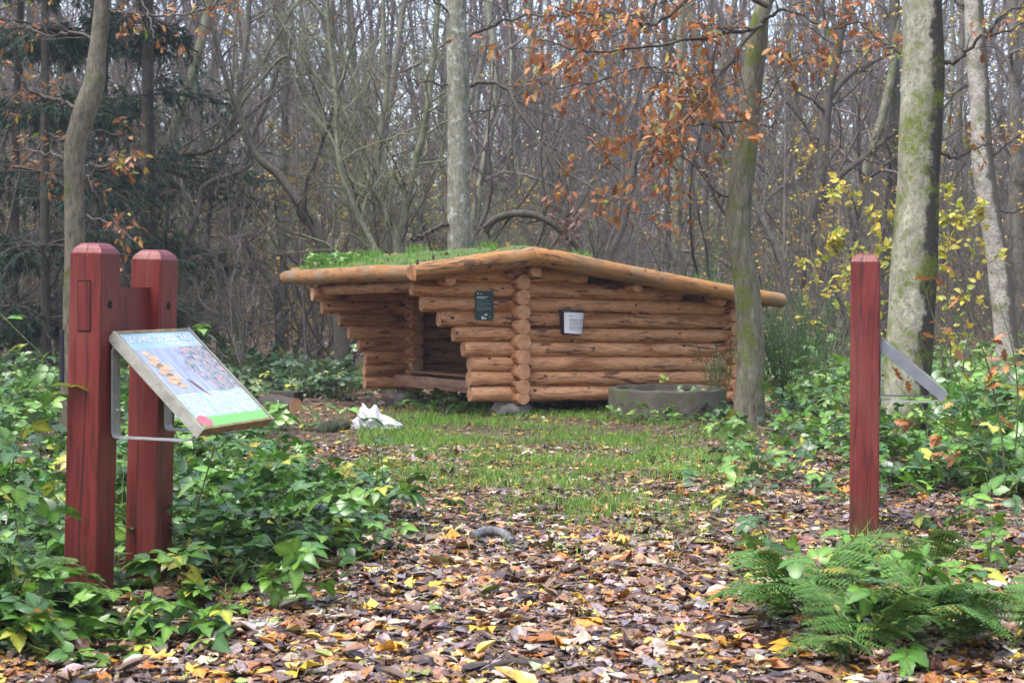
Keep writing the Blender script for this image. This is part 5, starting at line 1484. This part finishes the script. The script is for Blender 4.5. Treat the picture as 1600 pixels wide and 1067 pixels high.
# single bright maple leaves
ME_maple = leaf_meshes('fallen_leaf', MAPLE, M_mapleleaf)
spots = [(350, 1000), (615, 1012), (770, 985), (640, 795), (745, 805), (735, 880), (1110, 748), (1175, 790), (1270, 800), (1480, 810), (1520, 835), (1310, 955), (1245, 1010), (1225, 1030), (1085, 935), (930, 945), (905, 975),
         (1060, 985), (480, 985), (520, 1035), (560, 1000), (255, 985), (690, 925), (1000, 905), (1180, 745), (1150, 735), (860, 1045), (910, 1020), (1085, 1030), (1450, 900), (1560, 880), (820, 900), (700, 850), (985, 690), (1240, 690), (300, 1040), (440, 1050), (980, 1010), (1140, 880), (1200, 905)]
lft = ['bottom left', 'lower centre', 'right', 'middle']
for i, (px, py) in enumerate(spots):
    Y = CAMZ * F / (py - HOR); x = gY(px, Y)
    o = link_mesh('fallen_leaf', ME_maple[i % 3], None, (x, Y, float(gz(x, Y)) + .02), (rng.normal(0, .22), rng.normal(0, .22), rng.uniform(0, 6.28)))
    s = rng.uniform(.095, .135); o.scale = (s, s, s * 1.4)
    tag(o, 'large yellow maple leaf lying on top of the brown leaf litter', 'leaf', 'yellow maple leaves lying on the path')

# ================================================================== GRASS
def grass_patch():
    n = 150000; Y = np.sqrt(rng.uniform(6.8 ** 2, 16.5 ** 2, n)); X = rng.uniform(-.16, .17, n) * Y
    px = 800 + X / Y * F; py = HOR + CAMZ / Y * F
    nz = np.sin(X * 2.3 + 1.2 * np.sin(Y * 1.7)) * np.sin(Y * 2.9 + X * 1.3) * .5 + .5
    nz2 = np.sin(X * 7.1 + Y * 2.2) * np.sin(Y * 6.3 - X * 3.1) * .5 + .5
    nz3 = np.sin(X * 17 + Y * 5) * np.sin(Y * 15 - X * 7) * .5 + .5
    area = 1.1 * np.exp(-((py - 705) / 72) ** 2) * (px > 560) * (px < 1180) + .8 * np.exp(-((px - 960) / 170) ** 2 - ((py - 785) / 60) ** 2) + .10 * (py < 930) + .25 * np.exp(-((px - 650) / 90) ** 2 - ((py - 700) / 60) ** 2)
    k_ = rng.random(n) < area * (.02 + 1.5 * nz ** 1.3 * nz2 ** .8 * (.2 + nz3 ** 1.5)); X, Y = X[k_], Y[k_]; n = len(X)
    pos = np.stack([X, Y, gz(X, Y)], -1); h = rng.uniform(.03, .085, n); mb = MB(); blades(mb, pos, h, .0026, lean=.9)
    tag(mb.build('grass', M_grass), 'short bright green grass patches between the leaves in front of the shelter', 'grass', kind='stuff')
grass_patch()
def tuft(px, py, label, n=90, h=(.1, .25), sp=.06):
    Y = CAMZ * F / (py - HOR); x = gY(px, Y); b = np.array([x, Y, float(gz(x, Y))])
    pos = np.concatenate([rng.normal(0, sp, (n, 2)), np.zeros((n, 1))], 1); mb = MB(); blades(mb, pos, rng.uniform(*h, n), .003, lean=1.0)
    o = mb.build('grass_tuft', M_grass); o.location = b; o['kind'] = 'stuff'; tag(o, label, 'grass tuft')
tuft(1370, 900, 'tuft of arching grass at the foot of the right red post', 150, (.12, .3), .09)
tuft(668, 655, 'bright grass tuft by the stone left of the front corner', 80, (.08, .14), .09)
tuft(580, 690, 'green grass tuft in front of the plastic bag', 70, (.06, .12), .1)
tuft(950, 660, 'grass tuft left of the concrete ring foot', 90, (.06, .12), .14)

# ================================================================== BRAMBLES
def bramble_leaf_tmpl(hi=True):
    T0, F0 = OVATE if hi == 2 else strip_leaf([0, .24, .36, .32, .17, 0], .22, .28) if hi else strip_leaf([0, .33, .30, 0], .2, .25); Vs = []; Fs = []; n = 0; Ws = []
    for ang, s, off in ((0, 1.0, .32), (1.25, .78, .26), (-1.25, .78, .26)):
        c, s_ = math.cos(ang), math.sin(ang); T = T0 * s; T[:, 0] += .05
        R_ = np.stack([T[:, 0] * c - T[:, 1] * s_ + off, T[:, 0] * s_ + T[:, 1] * c, T[:, 2] - .05], -1); Ws.append(rib(T0)); Vs.append(R_); Fs.append(F0 + n); n += len(T0)
    # petiole
    Vs.append(np.array([(0, .012, 0), (0, -.012, 0), (.33, 0, .01)])); Fs.append(np.array([(n, n + 1, n + 2)])); Ws.append(np.ones((3, 3)))
    return np.concatenate(Vs), np.concatenate(Fs), np.concatenate(Ws)
BLH = bramble_leaf_tmpl(2); BL = bramble_leaf_tmpl(); BLO = bramble_leaf_tmpl(False)
ME_bl = []
for k_ in range(3):
    T = BLH[0].copy(); T[:, 2] -= (.12 + .12 * k_) * T[:, 0] ** 2; mb = MB(); mb.add(T, BLH[1], BLH[2]); ME_bl.append(mb.mesh('leaf', M_brambleleaf))
GRC = [(.07, .17, .025), (.11, .24, .035), (.04, .10, .028), (.16, .30, .045), (.06, .12, .05), (.38, .36, .05), (.34, .14, .04)]
GRW = [5, 4, 4, 2, 2, .35, .15]
def bramble_canes(rg, nc, Lc, up=1.0):
    D = np.stack([rg.normal(0, 1, nc), rg.normal(0, 1, nc), rg.uniform(.8, 2.2, nc) * up], -1)
    P, Rr = grow(rg.normal(0, .06, (nc, 3)) * [1, 1, 0], D, rg.uniform(.5, 1, nc) * Lc, 9, .13, -.16, np.full(nc, .0035), np.full(nc, .0015), rg)
    P[..., 2] = np.maximum(P[..., 2], .03 + .02 * np.sin(P[..., 0] * 9)); return P, Rr
def bramble_leaf_frames(P, n, rg, sz):
    p, t = leaves_on(P, n, rg); D = nrm(rg.normal(0, 1, p.shape) * [1, 1, .35] + t * .3 + [0, 0, .12]); Nn = nrm(rg.normal(0, .33, p.shape) + [0, 0, 1]); X, Y, Z = frames(D, Nn)
    return p, X, Y, Z, rg.uniform(.7, 1.25, n) * sz
def bramble_thing(x, y, seed, nl, Lc, sz, label, up=1.0):
    rg = np.random.default_rng(seed); rt_ = empty('bramble_plant', (x, y, float(gz(x, y))), label, 'bramble')
    P, Rr = bramble_canes(rg, 5, Lc, up); mb = MB(); V, q = tubes(P, Rr, 5); mb.add(V, q); mb.build('stem', M_stem, rt_)
    p, X, Y, Z, s = bramble_leaf_frames(P, nl, rg, sz)
    for i in range(nl):
        o = bpy.data.objects.new('leaf', ME_bl[i % 3]); COL.objects.link(o); o.parent = rt_
        Mx = Matrix((X[i] * s[i], Y[i] * s[i], Z[i] * s[i])).transposed().to_4x4(); Mx.translation = Vector(p[i]); o.matrix_local = Mx
def bramble_mass(name, pts, rg, nl, Lc, sz, label, hi=True, hfun=None, cols=GRC, w=GRW, jit=.2):
    st = MB(); lf = MB(); pos = []; Xs = []; Ys = []; Zs = []; ss = []
    for (x, y) in pts:
        k_ = hfun(x, y) if hfun else 1.0
        P, Rr = bramble_canes(rg, 4, Lc * k_); P = P + [x, y, float(gz(x, y))]; V, q = tubes(P, Rr, 3); st.add(V, q)
        p, X, Y, Z, s = bramble_leaf_frames(P, nl, rg, sz); pos.append(p); Xs.append(X); Ys.append(Y); Zs.append(Z); ss.append(s)
    pos = np.concatenate(pos); X, Y, Z, s = map(np.concatenate, (Xs, Ys, Zs, ss)); T = BL if hi else BLO
    V, f = scatter(T[0], T[1], pos, X, Y, Z, s); mb = MB(); mb.add(V, f, np.repeat(palette(len(pos), cols, w, jit, rg), len(T[0]), 0) * np.tile(T[2], (len(pos), 1)), 0)
    for v, q in zip(st.V, st.F): pass
    V = np.concatenate(st.V); Fq = np.concatenate(st.F); mb.add(V, Fq, None, 1)
    return tag(mb.build(name, [M_green, M_stem]), label, 'undergrowth', kind='stuff')
def region(n, Y0, Y1, lo, hi, rg, keep=None):
    out = []
    while len(out) < n:
        Y = math.sqrt(rg.uniform(Y0 ** 2, Y1 ** 2)); a, b = lo(Y), hi(Y); px = rg.uniform(a, b); 
        if b > a and (keep is None or rg.random() < keep(px, Y)): out.append((gY(px, Y), Y))
    return out
edgeL = lambda Y: float(np.interp(Y, [5.4, 5.7, 6.1, 6.5, 7.25, 8.2, 10, 12.5, 14.5, 18], [-60, 0, 150, 330, 470, 560, 590, 490, 460, 440]))
rg = np.random.default_rng(88)
post_clear = lambda px, Y: 0.0 if (abs(gY(px, Y) + 1.64) < .2 and 6.05 < Y < 6.95) or (Y < 6.5 and 70 < px < 320 and rg.random() < .93) else 1.0
low_right = lambda x, y: (.42 if (800 + x / y * F > 470 and y > 8.6) else .5 if (800 + x / y * F > 360 and y > 9.5) else .6 if (y > 12.5 and x / y > -.24) else .42 if (y < 6.7 and -20 < 800 + x / y * F < 420) else 1)
bramble_mass('bramble_undergrowth', region(200, 5.4, 9.5, lambda Y: -120, edgeL, rg, post_clear), rg, 26, .72, .078, 'dense glossy bramble leaves around the left board posts', hfun=low_right)
bramble_mass('bramble_undergrowth', region(170, 9.5, 19.5, lambda Y: -80, edgeL, rg), rg, 24, .75, .088, 'bramble thicket stretching back left of the clearing', False, hfun=low_right)
edgeR = lambda Y: float(np.interp(Y, [9, 10, 11, 13, 14.5, 16.5, 20, 24], [1620, 1420, 1400, 1260, 1215, 1215, 1230, 1200]))
bramble_mass('bramble_undergrowth', region(130, 9.5, 16, edgeR, lambda Y: 1700, rg), rg, 20, .75, .095, 'bramble thicket around the foot of the large mossy trunk', False)
bramble_mass('bramble_undergrowth', region(170, 16, 27, edgeR, lambda Y: 1700, rg), rg, 22, .95, .12, 'fresh green undergrowth right of the shelter', False, cols=[(.10, .20, .04), (.14, .27, .05), (.07, .14, .035), (.2, .3, .06), (.35, .33, .06)], w=[4, 4, 3, 2, .5])
bramble_mass('bramble_undergrowth', region(210, 19.5, 27, lambda Y: -80, lambda Y: 640, rg), rg, 20, .75, .12, 'low band of bluish bramble leaves beyond the shelter at the left', False, cols=[(.06, .12, .05), (.09, .16, .07), (.045, .09, .04), (.12, .17, .06), (.35, .33, .06)], w=[4, 3, 3, 2, .4])
bramble_mass('bramble_undergrowth', region(60, 16, 19, lambda Y: 640, lambda Y: 1150, rg, lambda px, Y: 1.0 if Y > 17.3 or px < 780 else .3), rg, 12, .35, .09, 'dark ivy and bramble growing under the raised floor of the shelter', False)
bramble_mass('bramble_undergrowth', region(45, 9, 14.5, lambda Y: 1110, lambda Y: 1400, rg), rg, 7, .35, .085, 'sparse bramble sprigs between the ring and the right red post', False)
bramble_mass('bramble_undergrowth', [(RCX + RC_[0], RCY + RC_[1]) for RC_ in rg.normal(0, .25, (14, 2))], rg, 7, .5, .075, 'ivy growing inside and over the concrete ring', False, cols=[(.10, .19, .04), (.05, .11, .04), (.3, .33, .05)], w=[3, 3, 1])
bramble_mass('bramble_undergrowth', [(RCX + a_, RCY - .68 + b_) for a_, b_ in zip(rg.uniform(-.7, .9, 16), rg.uniform(-.12, .1, 16))], rg, 6, .4, .065, 'small ivy leaves along the foot of the concrete ring', False)
near_spots = [(25, 6.0, 'bramble with fresh green leaves at the bottom left corner'), (130, 5.75, 'bramble sprays in front of the base of the near red post'), (205, 5.95, 'bramble leaves in front of the gap between the two left red posts'),
              (300, 6.3, 'bramble arching right of the rear left red post base'), (370, 6.6, 'bramble with drooping leaves below the printed board, nearest the path'), (60, 6.9, 'bramble tall beside the left edge of the picture'),
              (430, 7.2, 'bramble at the path edge right of the left posts'), (520, 8.0, 'bramble clump with dark hollow beneath beside the path'), (600, 8.9, 'outermost bramble reaching onto the path, left of centre'),
              (350, 7.6, 'bramble just behind the printed board'), (440, 8.6, 'bramble spray left of the plastic bag'), (520, 9.3, 'bramble farthest from the camera along the left path edge')]
near_spots += [(15, 5.5, 'lowest bramble in the bottom left corner of the picture'), (330, 5.75, 'low bramble sprig on the leaves at the bottom left'), (410, 6.3, 'low bramble sprig at the path edge right of the double post')]
for i, (px, Y, lb) in enumerate(near_spots):
    bramble_thing(gY(px, Y), Y, 900 + i, 28, .34 if i in (1, 2, 3) else .75 if 6.4 < Y < 8.3 else .45, .082, lb)
for i, (px, Y, lb) in enumerate(((1215, 7.6, 'bramble shoot with one yellow leaf left of the right red post'), (1560, 7.0, 'bramble at the right edge among the litter'), (1450, 5.9, 'bramble among the ferns at the bottom right'), (1330, 5.7, 'bramble leaves in front of the fern, bottom right'), (1500, 10.3, 'bramble right of the large mossy trunk foot'), (1400, 6.35, 'bramble between the right red post foot and the ferns'), (1540, 6.2, 'leafy bramble above the fern cut by the right edge'), (1290, 6.3, 'bramble behind the broad fern fronds'), (1390, 5.4, 'bramble at the very bottom of the picture, right of the broad fern'), (1580, 8.2, 'bramble right of the sloping grey board, on the leaves'))):
    bramble_thing(gY(px, Y), Y, 950 + i, 18, .55, .08, lb)
# long shoots that stand above the left thicket
def shoot(pts, Y, label, leaf_at, sz=.06):
    P = catmull(np.array([W(x, y, Y) for x, y in pts]), 20); rt_ = empty('bramble_shoot', tuple(P[0]), label, 'bramble shoot')
    V, q = tubes((P - P[0])[None], np.linspace(.004, .0015, 20)[None], 5); mb = MB(); mb.add(V, q); mb.build('stem', M_stem, rt_)
    for i, u in enumerate(leaf_at):
        p = P[int(u * 19)] - P[0]; o = link_mesh('leaf', ME_bl[i % 3], rt_, tuple(p), (rng.uniform(-.7, .3), rng.uniform(-.6, .3), rng.uniform(0, 6.28)), (sz, sz, sz))
shoot([(285, 640), (292, 580), (305, 540), (318, 505)], 7.5, 'light green shoot rising behind the printed board', (.75, .85, .93, 1.0), .065)
shoot([(570, 800), (590, 740), (585, 690), (560, 650), (500, 630), (440, 640)], 8.2, 'long arching bramble shoot left of the white bag', (.3, .45, .6, .7, .8, .9, 1), .09)
shoot([(-10, 480), (30, 520), (70, 560), (100, 610)], 7.0, 'green cane slanting down at the left edge', (.2, .5, .8), .08)
shoot([(40, 900), (20, 780), (25, 700), (60, 640), (110, 600)], 6.2, 'leafy cane beside the left side of the near red post', (.2, .35, .5, .65, .8, .9, 1), .10)
shoot([(300, 820), (335, 700), (340, 690), (400, 690)], 6.9, 'straight pale cane below the printed board', (.6, .8, 1), .08)

# ================================================================== FERNS
def frond_mesh(seed, droop=.75):
    """a broad twice-divided frond, its tip bent over"""
    rg = np.random.default_rng(seed); n = 24; mb = MB()
    x = np.linspace(0, 1, 40); P = np.stack([x - .12 * x ** 3, .06 * np.sin(x * 2.5 + seed), .75 * x - droop * x ** 2.1], -1)
    V, q = tubes(P[None], np.linspace(.007, .0015, 40)[None], 4); mb.add(V, q, (.16, .17, .05))
    Vs = []; Cs = []
    for i in range(n):
        u = .22 + .78 * (i / n) ** .92; b = np.array([np.interp(u, x, P[:, k_]) for k_ in range(3)]); Lp = .34 * (1 - (u - .22) / .80) ** .8 * rg.uniform(.85, 1.1) + .012
        for s_ in (-1, 1):
            if rg.random() < .04: continue
            d = nrm(np.array([.45 + rg.normal(0, .07), s_, -.30 + rg.normal(0, .12)])); m = max(4, int(9 * Lp / .3)); cc = np.array([.095, .205, .04]) * rg.uniform(.7, 1.2) if rg.random() > .08 else np.array([.32, .30, .06])
            for k_ in range(m):
                v = (k_ + .5) / m; c = b + d * Lp * v + [0, 0, -.10 * Lp * v * v]; w = Lp * .27 * (1 - v) ** .7 + .007; ll_ = Lp / m * .74
                f1 = nrm(np.array([1., s_ * .45, -.15 + rg.normal(0, .1)]))
                for e in (-1, 1):
                    w_ = w * rg.uniform(.8, 1.1); mid = c + f1 * e * w_ * .5
                    Vs += [c - d * ll_ * .6, c + d * ll_ * .6, mid + d * ll_ * .7, mid - d * ll_ * .45, c + f1 * e * w_ + d * ll_ * .3 + [0, 0, -w_ * .25]]; Cs.append(cc * rg.uniform(.85, 1.15))
    m = len(Cs); b_ = np.arange(m)[:, None] * 5
    mb.add(np.array(Vs), np.concatenate([b_ + [0, 1, 2], b_ + [0, 2, 3], b_ + [3, 2, 4]]), np.repeat(np.array(Cs), 5, 0))
    return mb.mesh('frond', M_fern)
FR = [frond_mesh(1), frond_mesh(2, .9), frond_mesh(3, .6)]
def fern(px, py, nf, L_, seed, label, az0=None, spread=6.28):
    rg = np.random.default_rng(seed); Y = CAMZ * F / (py - HOR); x = gY(px, Y); rt_ = empty('fern', (x, Y, float(gz(x, Y)) + .02), label, 'fern')
    for i in range(nf):
        a = (az0 if az0 is not None else 0) + spread * i / nf + rg.normal(0, .25); s = L_ * rg.uniform(.75, 1.15)
        link_mesh('frond', FR[i % 3], rt_, (0, 0, 0), (rg.normal(0, .2), -rg.uniform(.15, .75), a), (s, s, s))
fern(1262, 985, 8, .50, 1, 'bright green fern with broad fronds leaning over the path, bottom right')
fern(1375, 915, 6, .30, 2, 'fern at the foot of the right red post')
fern(1470, 1010, 8, .42, 3, 'fern between the post fern and the right edge')
fern(1585, 1030, 8, .42, 4, 'fern cut by the right edge, bottom right corner')
fern(1340, 1040, 7, .38, 5, 'low fern at the bottom edge under the broad fronds')
fern(1450, 900, 4, .35, 6, 'small fern behind the other ferns, right of the red post')
fern(15, 985, 5, .40, 7, 'yellowing fern at the bottom left corner')

# ================================================================== SAPLINGS AND BROOM
def sapling(name, label, stems, Y, r, nl, sz, meshes, n=(6, 3), mat=M_twig, droop=.3, at=None):
    P0 = W(*stems[0][0], Y); base = np.array([P0[0], Y, float(gz(P0[0], Y))]); rt_ = empty(name, tuple(base), label, 'sapling'); tw = MB(); ap = []
    for i, pts in enumerate(stems):
        P = catmull(np.array([W(x, y, Y + .15 * i * (-1) ** i) for x, y in pts]), 24); rr = np.linspace(r, r * .25, 24); V, q = tubes(P[None], rr[None], 6); mb = MB(); mb.add(V - base, q); mb.build('stem', mat, rt_)
        P1, R1 = spawn(P[None], rr[None], n[0], .3, 1, (.4, 1.0), (.12, .28), .5, 6, .15, .05); V, q = tubes(P1, R1, 4); tw.add(V - base, q)
        P2, R2 = spawn(P1, R1, n[1], .2, 1, (.4, .9), (.3, .6), .6, 4, .15, .03); V, q = tubes(P2, np.maximum(R2, .001), 3); tw.add(V - base, q); ap += [P2, P1[:, 2:]]
    tw.build('twigs', mat, rt_)['kind'] = 'stuff'
    for i, a in enumerate(ap):
        m = nl // len(ap) + 1
        p_, t_ = leaves_on(a, m); single_leaves(rt_, p_, t_, rng.uniform(.8, 1.2, m) * sz, meshes, droop)
sapling('hazel_sapling', 'young hazel with pale yellow leaves beside the large mossy trunk', [[(1385, 640), (1375, 520), (1350, 400), (1320, 290)], [(1385, 640), (1360, 540), (1330, 440), (1300, 380)], [(1390, 640), (1400, 500), (1395, 400), (1370, 300)]], 16.5, .012, 290, .09, ME_yel, (14, 4))
sapling('hazel_sapling', 'young hazel with yellow-green leaves between the mossy trunk and the speckled birch', [[(1490, 660), (1485, 540), (1480, 420), (1490, 320)], [(1490, 660), (1510, 540), (1525, 430), (1520, 330)], [(1490, 660), (1470, 540), (1475, 400), (1460, 310)]], 17, .012, 290, .09, ME_yel, (14, 4))
sapling('hazel_sapling', 'small sapling with a few yellow leaves behind the right red post', [[(1290, 640), (1290, 560), (1280, 480), (1265, 410)], [(1290, 640), (1310, 540), (1325, 470), (1330, 430)]], 17.5, .009, 110, .08, ME_yel, (8, 3))
sapling('oak_sapling', 'leaning oak shoots with curled brown leaves at the right edge', [[(1570, 770), (1540, 690), (1500, 600), (1460, 500), (1440, 430)], [(1570, 770), (1565, 680), (1540, 560), (1500, 450), (1480, 400)], [(1575, 770), (1590, 660), (1585, 560), (1560, 470)], [(1570, 765), (1520, 700), (1450, 650), (1400, 600)], [(1575, 770), (1600, 650), (1625, 560)]], 9.6, .008, 46, .095, ME_oak, (6, 2), M_stem)

def broom(px, Y, z_px, h, n, label, seed, spread=.35):
    rg = np.random.default_rng(seed); x = gY(px, Y); base = np.array([x, Y, float(gz(x, Y))]); rt_ = empty('broom_bush', tuple(base), label, 'bush')
    P, Rr = grow(rg.normal(0, .05, (n, 3)) * [1, 1, 0], np.stack([rg.normal(0, spread, n), rg.normal(0, spread, n), np.ones(n)], -1), rg.uniform(.5, 1, n) * h, 8, .06, .1, np.full(n, .004), np.full(n, .002), rg)
    mb = MB(); V, q = tubes(P, Rr, 3); mb.add(V, q); P1, R1 = spawn(P, Rr, 8, .3, 1, (.2, .5), (.2, .4), .7, 4, .06, .1, rg=rg); V, q = tubes(P1, np.maximum(R1, .0015), 3); mb.add(V, q); mb.build('stem', M_broom, rt_)
    m = n * 60; p_, t_ = leaves_on(P1, m, rg); X, Yv, Z = frames(nrm(t_ + rg.normal(0, .5, t_.shape)), nrm(rg.normal(size=t_.shape))); V, f = scatter(*DIAMOND, p_, X, Yv, Z, rg.uniform(.012, .026, m))
    mb = MB(); mb.add(V, f, np.repeat(palette(m, [(.07, .15, .05), (.10, .19, .07), (.05, .11, .05)], [1, 1, 1], .2, rg), 4, 0)); mb.build('foliage', M_green, rt_)['kind'] = 'stuff'
M_broom = bark('broom_stem', (.06, .12, .04), (.10, .18, .06), None, 0, 8, .5, .002)
broom(1225, 17.4, 0, 1.45, 60, 'feathery green broom bush at the right end of the shelter roof', 1)
broom(1265, 19, 0, 1.5, 50, 'feathery green broom bush behind the right red post', 2)
broom(1110, 20.6, 0, 2.2, 26, 'tall broom shoots standing above the right roof slope', 3, .12)
broom(1125, 15.3, 0, .95, 12, 'thin broom shoots in front of the right log corner', 4, .25)

# ================================================================== HAZE
def haze():
    lo = (-75, -8, -1.3); hi = (75, 125, 27); mb = MB(); box(mb, lo, hi); m = bpy.data.materials.new('pale_air'); m.use_nodes = True; nt = m.node_tree; nt.nodes.clear()
    out = nt.nodes.new('ShaderNodeOutputMaterial'); v = nt.nodes.new('ShaderNodeVolumePrincipled'); v.inputs['Color'].default_value = (.86, .86, 1.0, 1); v.inputs['Density'].default_value = .0009; v.inputs['Anisotropy'].default_value = 0.0
    L(nt, v.outputs[0], out.inputs['Volume']); tag(mb.build('haze', m), kind='stuff')
haze()
